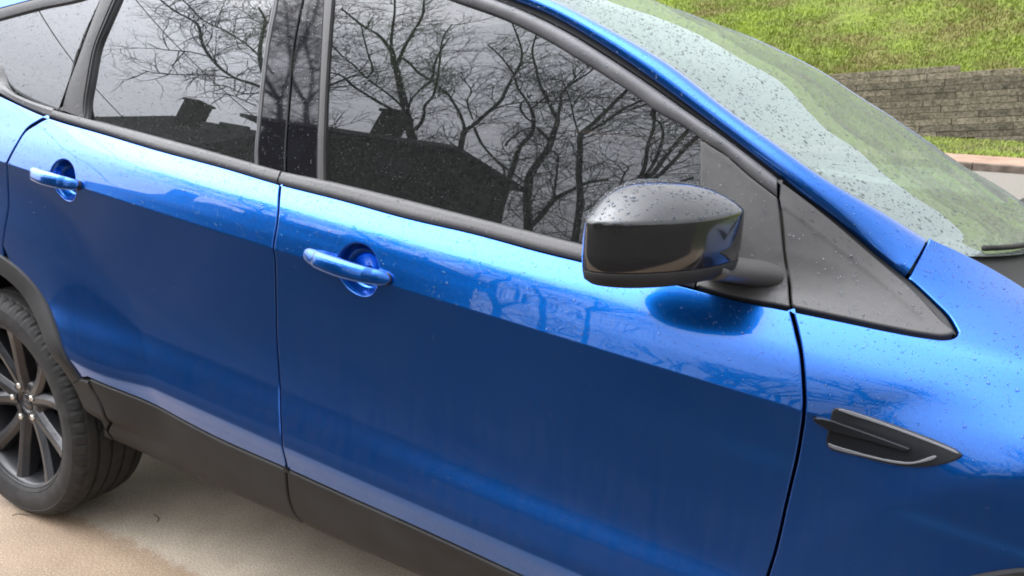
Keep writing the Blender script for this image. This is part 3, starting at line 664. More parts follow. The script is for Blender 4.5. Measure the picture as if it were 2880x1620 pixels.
for x_, w_ in ((-.15, .16), (1.0, .12)):
    q_ = np.stack([SG(np.array([x_-w_/2, x_+w_/2]), np.array([t_, t_]))*np.array([1, -1, 1])+np.array([0, .003, 0]) for t_ in (T[16], T[18], T[19], T[20], T[21])], 0); grid_mesh('pillar_panel', q_, GLOSSB, suv)
bt = np.linspace(T[18]+.006, T[21], 14); vb = np.linspace(-1, 1, 41); wb = wsurf(np.full(41, 1.0), vb); rows_ = []
for t_ in bt:
    y_b = S(np.array([2.6]), np.array([t_]))[0][1]; xs0 = np.interp(y_b, wb[:, 1], wb[:, 0])+.13
    rows_.append(S(np.linspace(xs0, 3.45, 50), np.full(50, t_)))
bp = np.stack(rows_, 1); bon = np.concatenate([bp, mz(bp[:, ::-1])], 1); grid_mesh('bonnet', bon, PAINT, suv)
b0 = bon[0]; w_at = np.stack([np.interp(b0[:, 1], wb[:, 1], wb[:, k]) for k in range(3)], 1); w_at[:, 1] = b0[:, 1]
grid_mesh('cowl_panel', np.stack([w_at+[-.01, 0, -.004], w_at+[.02, 0, -.03], b0+[-.03, 0, -.05], b0+[.01, 0, -.02]], 1), CLAD, suv)
sect = S(np.full(40, 3.45), np.linspace(T[0], T[21], 40)); nose = np.concatenate([sect, mz(sect[::-1])]); c0_ = nose.mean(0)
nose_rows = [nose, c0_+(nose-c0_)*[1, .96, .97]+[.05, 0, 0], c0_+(nose-c0_)*[1, .85, .88]+[.09, 0, 0], c0_+(nose-c0_)*[1, .4, .5]+[.12, 0, 0], c0_+(nose-c0_)*[1, .01, .01]+[.125, 0, 0]]
grid_mesh('front_bumper', np.stack(nose_rows, 0), PAINT, suv)
sect = S(np.full(40, -.85), np.linspace(T[0], T[21], 40)); nose = np.concatenate([sect, mz(sect[::-1])]); c0_ = nose.mean(0)
grid_mesh('tailgate', np.stack([nose, c0_+(nose-c0_)*[1, .96, .97]-[.05, 0, 0], c0_+(nose-c0_)*[1, .5, .5]-[.1, 0, 0], c0_+(nose-c0_)*[1, .01, .01]-[.1, 0, 0]], 0), PAINT, suv)
# rear window line / upper quarter skin above the surround
xq = np.linspace(-.85, .40, 30); up_t = np.array([UC([(-140, 60), (0, 24), (60, 8), (130, -10), (300, -60)])])[0]
tq = np.interp(xq, up_t[:, 0], up_t[:, 1]); grid_mesh('roof_rail_skin', np.stack([S(xq, tq+(T[-1]-tq)*k)+N(xq, tq+(T[-1]-tq)*k)*.004 for k in np.linspace(0, 1, 8)], 1), PAINT, suv)
xq = np.linspace(-.85, beltbot[0][0]+.02, 10)
grid_mesh('d_pillar', np.stack([S(xq, np.full(10, t_)) for t_ in np.linspace(TB-.02, T[-1], 20)], 1), PAINT, suv)

# ---- cabin: floor, dashboard, wheel, seats
m_ = MB(); m_.box((1.0, 0, .42), (1.55, .72, .02)); m_.box((-.5, 0, .7), (.02, .72, .3)); m_.build('cabin_floor', CABIN, suv)
dash = []
for y in np.linspace(-.72, .72, 25):
    b = .02*math.exp(-((y-.37)/.2)**2); dash.append([(2.50, y, .98), (2.36, y, 1.02), (2.18, y, 1.02+b*.5), (2.02, y, 1.03+b), (1.93, y, 1.00+b), (1.90, y, .90), (1.96, y, .72), (2.02, y, .5)])
DASH = simple('dashboard_vinyl', (.030, .031, .030), .6, .4, var=.2, bmp=.0003, bscale=500)
grid_mesh('dashboard', np.array(dash), DASH, suv)
m_ = MB(); cx_ = np.array((1.70, .37, .98)); ua = np.array((0, 1., 0)); ub = np.array((.42, 0, .9))
m_.tube([cx_+.185*(cos(a)*ua+sin(a)*ub) for a in np.linspace(0, 2*pi, 33)], .015, 8)
for a in (-.2, pi+.2, -pi/2): m_.tube([cx_, cx_+.18*(cos(a)*ua+sin(a)*ub)], .014, 6)
m_.tube([cx_-(.03, 0, 0), cx_+(.25, 0, -.1)], .05, 10); m_.build('steering_wheel', CABIN, suv, True)
def seat(x, y, wd):
    m_ = MB(); R1 = np.array(Matrix.Rotation(RAD(-16), 3, 'Y')); R2 = np.array(Matrix.Rotation(RAD(5), 3, 'Y'))
    m_.box((x, y, .62), (.25, wd, .07), R2); m_.box((x-.30, y, .92), (.06, wd*.94, .32), R1); m_.box((x-.41, y, 1.33), (.045, min(wd*.55, .14), .09), R1)
    bevel(m_.build('seat', SEATM, suv), .04, 3)
seat(1.25, -.37, .25); seat(1.25, .37, .25); seat(.32, 0, .62)
m_ = MB(); m_.box((1.55, 0, .62), (.45, .11, .14)); bevel(m_.build('centre_console', CABIN, suv), .02)
# wiper arm
m_ = MB(); e1 = wsurf(np.full(14, .992), np.linspace(-.85, .3, 14))+np.array([.004, 0, .008]); m_.tube(e1, .005, 6); m_.build('wiper', CLAD, suv, True)

# ---- door mirror
mo = np.array([(1.905, -.92), (1.898, -1.0), (1.902, -1.08), (1.918, -1.118), (1.95, -1.130), (1.99, -1.120), (2.035, -1.09), (2.075, -1.045), (2.100, -.99), (2.105, -.945), (2.085, -.915), (2.0, -.905)])
mo = catmull(mo, True, 7); mc = np.array([1.985, -1.01]); mo = (mo-mc)*[.91, .92]+mc+[0, .0]
def mirror_rows(levels):
    R_ = []
    for z, f, sh in levels:
        q_ = mc+(mo-mc)*f+np.array([sh, 0]); R_.append(np.concatenate([q_, (z+.055*(q_[:, 0]-1.92))[:, None]], 1))
    return np.stack(R_+[], 0)
def closed_rows(name, Rw, mat, parent, cap0=True, cap1=True):
    k, n = Rw.shape[:2]; F = [(j*n+i, j*n+(i+1) % n, (j+1)*n+(i+1) % n, (j+1)*n+i) for j in range(k-1) for i in range(n)]
    if cap0: F.append(tuple(range(n)))
    if cap1: F.append(tuple((k-1)*n+i for i in range(n)))
    o = mesh(name, Rw.reshape(-1, 3), F, mat, parent); bm = bmesh.new(); bm.from_mesh(o.data); bmesh.ops.recalc_face_normals(bm, faces=bm.faces); bm.to_mesh(o.data); bm.free(); return o
mirror = bpy.data.objects.new('door_mirror', None); link(mirror, front_door)
upl = [(1.087, .985, 0), (1.088, 1.0, 0), (1.11, 1.008, 0), (1.135, 1.008, 0), (1.151, 1.004, 0), (1.1555, .997, 0), (1.158, .975, 0), (1.165, .91, 0), (1.175, .80, -.002), (1.185, .66, -.006), (1.193, .48, -.010), (1.198, .28, -.014), (1.200, .05, -.018)]
bpy.data.objects.remove(mirror)
mshell = closed_rows('door_mirror', mirror_rows(upl), MIRB, front_door)
closed_rows('mirror_lower_shell', mirror_rows([(1.060, .50, 0), (1.061, .74, 0), (1.065, .88, 0), (1.072, .965, 0), (1.084, .992, 0), (1.0862, .985, 0), (1.0862, .9, 0)]), CLAD, mshell)
m_ = MB(); m_.box((1.915, -1.01, 1.118), (.003, .075, .036)); m_.build('mirror_glass', CHROM, mshell)
# arm joining the sail panel
A0 = np.array([2.055, -1.0, 1.083]); A1 = np.array([2.070, -.79, 1.048]); rows = []
for k in range(10):
    u = k/9; c = A0+(A1-A0)*u; wx = .034+.055*u**4; wz = .014+.016*u**4
    rows.append([c+np.array([wx*abs(cos(a))**.8*np.sign(cos(a)), 0, wz*abs(sin(a))**.8*np.sign(sin(a))-.010*u]) for a in np.linspace(0, 2*pi, 24, endpoint=False)])
closed_rows('mirror_arm', np.array(rows), TRIM, mshell)

# ---- wheels
def lathe(prof, n=120, notch=None):
    V = []; F = []
    for i in range(n):
        a = 2*pi*i/n
        for k, (r, y) in enumerate(prof):
            rr = r-(notch(i, k) if notch else 0); V.append((rr*cos(a), y, rr*sin(a)))
    m = len(prof)
    for i in range(n):
        for k in range(m-1): F.append((i*m+k, ((i+1) % n)*m+k, ((i+1) % n)*m+k+1, i*m+k+1))
    return V, F
def build_wheel(parent):
    root = bpy.data.objects.new('wheel', None); link(root, parent)
    prof = [(.248, .098), (.262, .112), (.30, .118), (.330, .108), (.341, .098)]
    for g in (.068, .026, -.016, -.056):                       # tread ribs with grooves between
        prof += [(.3455, g+.006), (.339, g+.005), (.339, g-.004), (.3465, g-.005)]
    prof += [(.3462, -.078), (.345, -.084), (.3435, -.0865), (.3435, -.0880), (.343, -.092), (.338, -.104), (.328, -.113), (.318, -.1175), (.3165, -.1165), (.305, -.1185), (.29, -.1185), (.272, -.114), (.264, -.1095), (.262, -.1105), (.256, -.106), (.2535, -.0985), (.248, -.095)]
    i0 = [i for i, p in enumerate(prof) if p == (.343, -.092)][0]; NSEG = 62*5
    nt_ = lambda i, k: (.0045 if (i % 5 == 0 and i0-1 <= k <= i0+2) else (.0032 if (i % 5 == 2 and i0+1 <= k <= i0+2 and (i//5) % 1 == 0) else 0))
    V, F = lathe(prof, NSEG, nt_); ty = mesh('tyre', V, [f[::-1] for f in F], TYRE, root)
    es = ty.modifiers.new('s', 'EDGE_SPLIT'); es.split_angle = RAD(35)
    rp_ = [(.2515, -.1005), (.2525, -.0985), (.2505, -.0965), (.245, -.0955), (.240, -.088), (.236, -.07), (.230, -.04), (.222, .0), (.225, .05), (.238, .09), (.25, .10)]
    V, F = lathe(rp_, 96); mesh('rim_barrel', V, F, RIMM, root)
    # spokes
    LUG = 1.7583
    for i in range(5):
        ac = LUG-2*pi*i/5
        for s in (-1, 1):
            mb = MB(); R_ = []
            for u in np.linspace(0, 1, 9):
                r = .040+u*.203; a = ac+s*(RAD(9.0)+RAD(9.5)*u**.8); hw = .0275-.006*sin(pi*u*.9)+.003*u; yf = -.058-.022*u-.010*u**3
                d = np.array([cos(a), 0, sin(a)]); tq_ = np.array([-sin(a), 0, cos(a)])*1.0
                for (ww, yy) in ((-1.0, .040), (-1.0, .010), (-.45, -.002*1), (.35, .0), (.95, .012), (1.0, .042)):
                    R_.append(d*r+tq_*hw*ww*(1 if s > 0 else -1)+np.array([0, yf+yy, 0]))
            m6 = 6; FF = [(k*m6+j, (k+1)*m6+j, (k+1)*m6+(j+1) % m6, k*m6+(j+1) % m6) for k in range(8) for j in range(m6)]
            o = mesh('spoke', R_, FF, RIMM, root, smooth=False); bm = bmesh.new(); bm.from_mesh(o.data); bmesh.ops.recalc_face_normals(bm, faces=bm.faces); bm.to_mesh(o.data); bm.free(); bevel(o, .0025, 2)
    V, F = lathe([(.0001, -.048), (.028, -.048), (.030, -.052), (.036, -.056), (.066, -.054), (.074, -.046), (.078, -.02)], 60); mesh('hub', V, F, RIMM, root)
    V, F = lathe([(.0001, -.0525), (.022, -.0522), (.0265, -.0505), (.0275, -.047)], 48); cp_ = mesh('centre_cap', V, F, RIMM, root)
    LOGO = bpy.data.materials.get('worn_emblem') or simple('worn_emblem', (.10, .10, .10), .4, .5, var=.6, vscale=120)
    mb = MB(); mb.tube([(.019*cos(a), -.0535, .009*sin(a)) for a in np.linspace(0, 2*pi, 25)], .0009, 5)
    for pts in ([(-.012, -.003), (-.008, .004), (-.003, .005), (-.006, -.001), (-.001, -.004)], [(-.009, .001), (-.003, .0015)], [(.000, -.003), (.002, .001), (.004, -.003), (.006, .001), (.009, -.003), (.012, .004)]):
        mb.tube([(x, -.0537, z) for x, z in catmull(np.array(pts), False, 4)], .0009, 5)
    mb.build('emblem', LOGO, cp_, True)
    for i in range(5):
        a = LUG-2*pi*i/5; c = np.array([.054*cos(a), 0, .054*sin(a)])
        mb = MB(); mb.tube([c+(0, -.050, 0), c+(0, -.064, 0), c+(0, -.0665, 0)], [.0098, .0098, .0075], 6); mb.tube([c+(0, -.049, 0), c+(0, -.0535, 0)], [.0125, .0118], 18); mb.build('lug_nut', CHROM, root)
    V, F = lathe([(.07, .0), (.15, .0), (.15, .02), (.07, .02)], 60); mesh('brake_disc', V, F, simple('brake_steel', (.22, .21, .20), .4, .5, metal=.8) if 'brake_steel' not in bpy.data.materials else bpy.data.materials['brake_steel'], root)
    V, F = lathe([(.0001, .035), (.22, .035)], 40); mesh('wheel_back', V, F, DARK, root)
    return root
w0 = build_wheel(suv); w0.location = (0, -.787, .347)
for loc, rz in (((2.69, -.787, .347), 0), ((0, .787, .347), pi), ((2.69, .787, .347), pi)):
    c = w0.copy(); COL.objects.link(c); c.parent = suv; c.location = loc; c.rotation_euler = (0, RAD(17) if rz == 0 else 0, rz)
    for ch in list(w0.children):
        d = ch.copy(); COL.objects.link(d); d.parent = c
        for g in ch.children: e = g.copy(); COL.objects.link(e); e.parent = d
# wheel housings
for cx in (0, 2.69):
    V = []; rr = .43 if cx == 0 else .39
    for y in (-.895+(.02), -.60):
        V += [(cx+rr*cos(a), y, .347+rr*sin(a)) for a in np.linspace(RAD(12), RAD(168), 40)]
    F = [(i, i+1, 41+i, 40+i) for i in range(39)]+[tuple(range(40, 80))]
    mesh('wheel_housing', V, F, DARK, suv)
m_ = MB(); m_.box((1.3, 0, .38), (.80, .78, .04)); m_.box((1.34, 0, .36), (1.0, .55, .06)); m_.box((1.34, 0, .33), (2.1, .5, .07)); m_.build('underbody', DARK, suv)

# ------------------------------------------------------------------ ground, street, far bank
def ground_mat():
    m, n, b = nodes('driveway_concrete'); g = n.nodes.new('ShaderNodeTexCoord'); vec = g.outputs['Object']
    sx = n.nodes.new('ShaderNodeSeparateXYZ'); n.links.new(vec, sx.inputs[0])
    f1 = noise(n, 190, 6, vec, .75); f2 = noise(n, 7, 6, vec); f3 = noise(n, 24, 5, vec, .7)
    dry = ramp(n, f1.outputs['Fac'], [(.36, (.27, .22, .165)), (.5, (.44, .37, .285)), (.64, (.60, .52, .41))])
    wet = ramp(n, f1.outputs['Fac'], [(.36, (.18, .12, .075)), (.5, (.33, .235, .155)), (.65, (.55, .43, .32))])
    # ragged line where rain has not reached under the car
    a1 = n.nodes.new('ShaderNodeMath'); a1.operation = 'MULTIPLY_ADD'; n.links.new(f3.outputs['Fac'], a1.inputs[0]); a1.inputs[1].default_value = .12; n.links.new(sx.outputs[1], a1.inputs[2])
    a2 = n.nodes.new('ShaderNodeMapRange'); a2.inputs[1].default_value = -.775; a2.inputs[2].default_value = -.755; n.links.new(a1.outputs[0], a2.inputs[0])
    mx = n.nodes.new('ShaderNodeMix'); mx.data_type = 'RGBA'; n.links.new(a2.outputs[0], mx.inputs[0]); n.links.new(wet.outputs[0], mx.inputs[6]); n.links.new(dry.outputs[0], mx.inputs[7])
    st = ramp(n, f2.outputs['Fac'], [(.3, (.86, .85, .84)), (.65, (1.05, 1.05, 1.05))]); m2 = n.nodes.new('ShaderNodeMix'); m2.data_type = 'RGBA'; m2.blend_type = 'MULTIPLY'; m2.inputs[0].default_value = 1
    n.links.new(mx.outputs[2], m2.inputs[6]); n.links.new(st.outputs[0], m2.inputs[7]); n.links.new(m2.outputs[2], b.inputs['Base Color'])
    rr = n.nodes.new('ShaderNodeMapRange'); rr.inputs[3].default_value = .42; rr.inputs[4].default_value = .85; n.links.new(a2.outputs[0], rr.inputs[0]); n.links.new(rr.outputs[0], b.inputs['Roughness'])
    f4 = noise(n, 420, 3, vec); bump(n, b, f4.outputs['Fac'], 1, .003); return m
def sheet(name, x0, x1, y0, y1, z, mat, nx=1, ny=1):
    xs_ = np.linspace(x0, x1, nx+1); ys_ = np.linspace(y0, y1, ny+1); V = [(x, y, z) for x in xs_ for y in ys_]
    F = [(i*(ny+1)+j, (i+1)*(ny+1)+j, (i+1)*(ny+1)+j+1, i*(ny+1)+j+1) for i in range(nx) for j in range(ny)]
    return tag(mesh(name, V, F, mat, smooth=False), kind='structure')
DIRT = simple('soil_and_turf', (.045, .055, .018), .95, .2, var=.45, vscale=2.5)
sheet('ground', -300, 300, -300, 300, -.03, DIRT)
sheet('driveway', -9, 7.0, -1.5, 9.2, 0, ground_mat())  # near edge drawn in so the lower doors mirror less bright concrete
ASPH = simple('pale_weathered_asphalt', (.17, .155, .13), .9, .3, var=.35, vscale=60, bmp=.004, bscale=120)
sheet('road', -80, 80, 8.9, 12.26, .004, ASPH)
WALK = simple('tan_pavement', (.27, .175, .12), .85, .3, var=.3, vscale=3)
m_ = MB(); 
kerb = MB()
for i in range(60): kerb.box((-45+i*1.5, 12.33, .05), (.747, .07, .065))
tag(bevel(kerb.build('kerb', simple('kerb_stone', (.12, .095, .075), .9, .2, var=.5, vscale=6)), .015), kind='structure')
sheet('pavement', -80, 80, 12.40, 13.95, .112, WALK)
vg = tag(mesh('verge', [(-80, 13.95, .11), (80, 13.95, .11), (80, 19.95, 0), (-80, 19.95, 0)], [(0, 1, 2, 3)], DIRT, smooth=False), kind='structure')
# retaining wall: level courses that climb relative to the sloping street
TILT = math.tan(RAD(5.6)); WY = 19.9; BL = 1.9; BH = .150
def wall_mat():
    m, n, b = nodes('mossy_weathered_block'); g = n.nodes.new('ShaderNodeTexCoord'); oi = n.nodes.new('ShaderNodeObjectInfo')
    ad = n.nodes.new('ShaderNodeVectorMath'); ad.operation = 'ADD'; cm = n.nodes.new('ShaderNodeCombineXYZ'); mm = n.nodes.new('ShaderNodeMath'); mm.operation = 'MULTIPLY'; mm.inputs[1].default_value = 90
    n.links.new(oi.outputs['Random'], mm.inputs[0]); n.links.new(mm.outputs[0], cm.inputs[0]); n.links.new(mm.outputs[0], cm.inputs[1]); n.links.new(g.outputs['Object'], ad.inputs[0]); n.links.new(cm.outputs[0], ad.inputs[1])
    f = noise(n, 5, 8, ad.outputs[0], .7); f2 = noise(n, 18, 6, ad.outputs[0], .7)
    r = ramp(n, f.outputs['Fac'], [(.28, (.060, .056, .040)), (.42, (.15, .132, .10)), (.54, (.24, .212, .165)), (.66, (.12, .098, .070)), (.76, (.38, .35, .29))])
    r2 = ramp(n, f2.outputs['Fac'], [(.33, (.30, .34, .20)), (.58, (1.2, 1.15, 1.05))]); mx = n.nodes.new('ShaderNodeMix'); mx.data_type = 'RGBA'; mx.blend_type = 'MULTIPLY'; mx.inputs[0].default_value = 1
    n.links.new(r.outputs[0], mx.inputs[6]); n.links.new(r2.outputs[0], mx.inputs[7])
    mv = n.nodes.new('ShaderNodeMapRange'); mv.inputs[3].default_value = .55; mv.inputs[4].default_value = .98; n.links.new(oi.outputs['Random'], mv.inputs[0])
    sc_ = n.nodes.new('ShaderNodeVectorMath'); sc_.operation = 'SCALE'; n.links.new(mx.outputs[2], sc_.inputs[0]); n.links.new(mv.outputs[0], sc_.inputs['Scale'])
    n.links.new(sc_.outputs[0], b.inputs['Base Color']); b.inputs['Roughness'].default_value = .95; bump(n, b, f2.outputs['Fac'], 1, .02); return m
WM = wall_mat(); wall = empty('retaining_wall', (1.0, WY, 0))
tag(wall, 'low mossy block retaining wall stepping down beside the street under the grass bank', 'wall')
def top_at(x): return 1.46
bmesh_blocks = []
proto = None
for c in range(-12, 26):
    for i in range(-14, 14):
        x = i*BL+(.0, .66, 1.18, .39)[c % 4]; zc = BH*(c+.5)+TILT*x
        if zc < -.05 or zc+BH*.5 > 1.50+.07: continue
        if x < -12 or x > 12: continue
        if proto is None:
            mb = MB(); mb.box((0, 0, 0), (BL/2-.0015, .12, BH/2-.004)); proto = mb.build('block', WM, wall); o = proto; bevel(o, .007, 2)
        else: o = proto.copy(); COL.objects.link(o); o.parent = wall
        o.location = (x-1.0, random.uniform(-.012, .010)+.006*c, zc); o.rotation_euler = (0, -math.atan(TILT), random.uniform(-.004, .004))
m_ = MB(); m_.box((0, .16, .55), (13.5, .03, .75)); m_.build('backing', simple('dark_joint_soil', (.02, .018, .014), .95, .2), wall)
# grass bank
SL = math.tan(RAD(21))
def bank_z(x, y): return 1.33+(y-WY)*SL+.25*sin(x*.33+1)*min(1, (y-WY)/6)+.15*sin(x*.9+y*.5)*min(1, (y-WY)/4)
bxs = np.linspace(-70, 70, 90); bys = np.concatenate([[WY+.10, WY+.14], np.linspace(WY+.6, WY+31, 50)])
V = [(x, y, bank_z(x, y)-(.9 if y < WY+.12 else 0)) for x in bxs for y in bys]; nb = len(bys)
m, n, b = nodes('bank_turf'); f = noise(n, .55, 7, rough=.7); f2 = noise(n, 9, 6, rough=.7)
r = ramp(n, f.outputs['Fac'], [(.3, (.20, .26, .022)), (.5, (.15, .19, .022)), (.68, (.17, .15, .04))]); r2 = ramp(n, f2.outputs['Fac'], [(.3, (.45, .5, .4)), (.7, (1.3, 1.25, 1.1))])
mx = n.nodes.new('ShaderNodeMix'); mx.data_type = 'RGBA'; mx.blend_type = 'MULTIPLY'; mx.inputs[0].default_value = 1; n.links.new(r.outputs[0], mx.inputs[6]); n.links.new(r2.outputs[0], mx.inputs[7]); n.links.new(mx.outputs[2], b.inputs['Base Color']); b.inputs['Roughness'].default_value = .9
bump(n, b, f2.outputs['Fac'], 1, .08)
hill = tag(mesh('hillside', V, [(i*nb+j, (i+1)*nb+j, (i+1)*nb+j+1, i*nb+j+1) for i in range(89) for j in range(nb-1)], m), kind='structure')
def grass(name, n_, area, zf, hgt, label):
    x = rng.uniform(area[0], area[1], n_); y = area[2]+(area[3]-area[2])*rng.uniform(0, 1, n_)**1.3
    z = np.array([zf(a, b_) for a, b_ in zip(x, y)]); V = np.empty((n_, 9, 3)); base = np.stack([x, y, z-.01], 1)
    for k in range(3):
        a = rng.uniform(0, 2*pi, n_); hh = hgt*rng.uniform(.5, 1.5, n_); wd = hgt*.30*rng.uniform(.6, 1.4, n_); ln = rng.uniform(.2, 1.1, n_)
        off = np.stack([rng.normal(0, hgt*.4, n_), rng.normal(0, hgt*.4, n_), np.zeros(n_)], 1); dx = np.stack([np.cos(a), np.sin(a), np.zeros(n_)], 1); dl = np.stack([-np.sin(a), np.cos(a), np.zeros(n_)], 1)
        V[:, 3*k] = base+off-dx*wd[:, None]/2; V[:, 3*k+1] = base+off+dx*wd[:, None]/2; V[:, 3*k+2] = base+off+dl*(hh*ln)[:, None]+np.array([0, 0, 1])*hh[:, None]
    m, n, b = nodes(name+'_blades'); f = noise(n, .55, 7, rough=.7); f2 = noise(n, 14, 3)
    r = ramp(n, f.outputs['Fac'], [(.32, (.26, .34, .028)), (.48, (.18, .225, .030)), (.60, (.20, .17, .055)), (.72, (.14, .15, .035))]); r2 = ramp(n, f2.outputs['Fac'], [(.3, (.72, .76, .68)), (.7, (1.2, 1.17, 1.05))])
    mx = n.nodes.new('ShaderNodeMix'); mx.data_type = 'RGBA'; mx.blend_type = 'MULTIPLY'; mx.inputs[0].default_value = 1; n.links.new(r.outputs[0], mx.inputs[6]); n.links.new(r2.outputs[0], mx.inputs[7]); n.links.new(mx.outputs[2], b.inputs['Base Color']); b.inputs['Roughness'].default_value = .7
    me = bpy.data.meshes.new(name); me.vertices.add(n_*9); me.vertices.foreach_set('co', V.ravel()); me.loops.add(n_*9); me.loops.foreach_set('vertex_index', np.arange(n_*9)); me.polygons.add(n_*3); me.polygons.foreach_set('loop_start', np.arange(n_*3)*3); me.polygons.foreach_set('loop_total', np.full(n_*3, 3)); me.materials.append(m); me.update(); me.validate()
    return tag(link(bpy.data.objects.new(name, me)), label, 'grass', kind='stuff')
grass('grass', 110000, (-9, 9, WY+.12, WY+19), bank_z, .075, 'bright green grass covering the sloping bank above the block wall')
grass('verge_grass', 14000, (-4, 6, 13.9, 19.8), lambda x, y: .11*(19.95-y)/6, .05, 'short grass strip between the tan pavement and the block wall')

# ------------------------------------------------------------------ what stands behind the photographer (seen mirrored in glass and paint)
def mpt(px, py, D):                          # point of the place that the side glass mirrors at this spot, at distance D
    v = un(px, py); s = SG(v[:1], v[1:])[0]; nrm = NG(v[:1], v[1:])[0]; d = s-CAM; d /= np.linalg.norm(d); r = d-2*(d@nrm)*nrm
    return s+r*((-D-s[1])/r[1])
BARK = simple('bare_bark', (.020, .018, .015), .9, .2, var=.4, vscale=8)
def grow(mb, P, r0, level, side, budget):
    """twigs springing from a branch, lying roughly in the plane of the crown with some depth"""
    P = np.asarray(P); seg = np.linalg.norm(np.diff(P, axis=0), axis=1); L_ = seg.sum()
    step = (.40, .35, .28, .3)[level]; n_ = int(L_/step); cum = np.concatenate([[0], np.cumsum(seg)])
    for k in range(n_):
        s_ = (k+random.random())*step; i = min(np.searchsorted(cum, s_)-1, len(P)-2); i = max(i, 0); f = (s_-cum[i])/(seg[i]+1e-9)
        p = P[i]+(P[i+1]-P[i])*f; t = P[i+1]-P[i]; t = t/(np.linalg.norm(t)+1e-9)
        if s_ < L_*(.22 if level == 0 else .1): continue
        sd = random.choice((-1, 1)); a = sd*RAD(random.uniform(25, 70)); ca, sa = cos(a), sin(a)
        d = np.array([t[0]*ca-t[2]*sa, t[1]+random.uniform(-.5, .5), t[0]*sa+t[2]*ca+.12]); d /= np.linalg.norm(d)
        ln = (random.uniform(1.3, 3.0), random.uniform(.8, 1.9), random.uniform(.5, 1.1), .4)[level]*(1-.25*s_/L_); r = (.026, .014, .008, .007)[level]
        Q = [p]; cv = random.uniform(-.22, .22)
        for j in range(6):
            a2 = cv+random.uniform(-.28, .28); ca, sa = cos(a2), sin(a2); d = np.array([d[0]*ca-d[2]*sa, d[1], d[0]*sa+d[2]*ca+.03]); d /= np.linalg.norm(d); Q.append(Q[-1]+d*ln/6)
        mb.tube(Q, np.linspace(min(r, r0*.7), r*.35, 7), 3, cap=False)
        if level < 2: grow(mb, Q, r, level+1, side, budget)
def z2(pts): return [(960+x/2.683, y/2.683) for x, y in pts]
def z1(pts): return [(x/2.683, y/2.683) for x, y in pts]
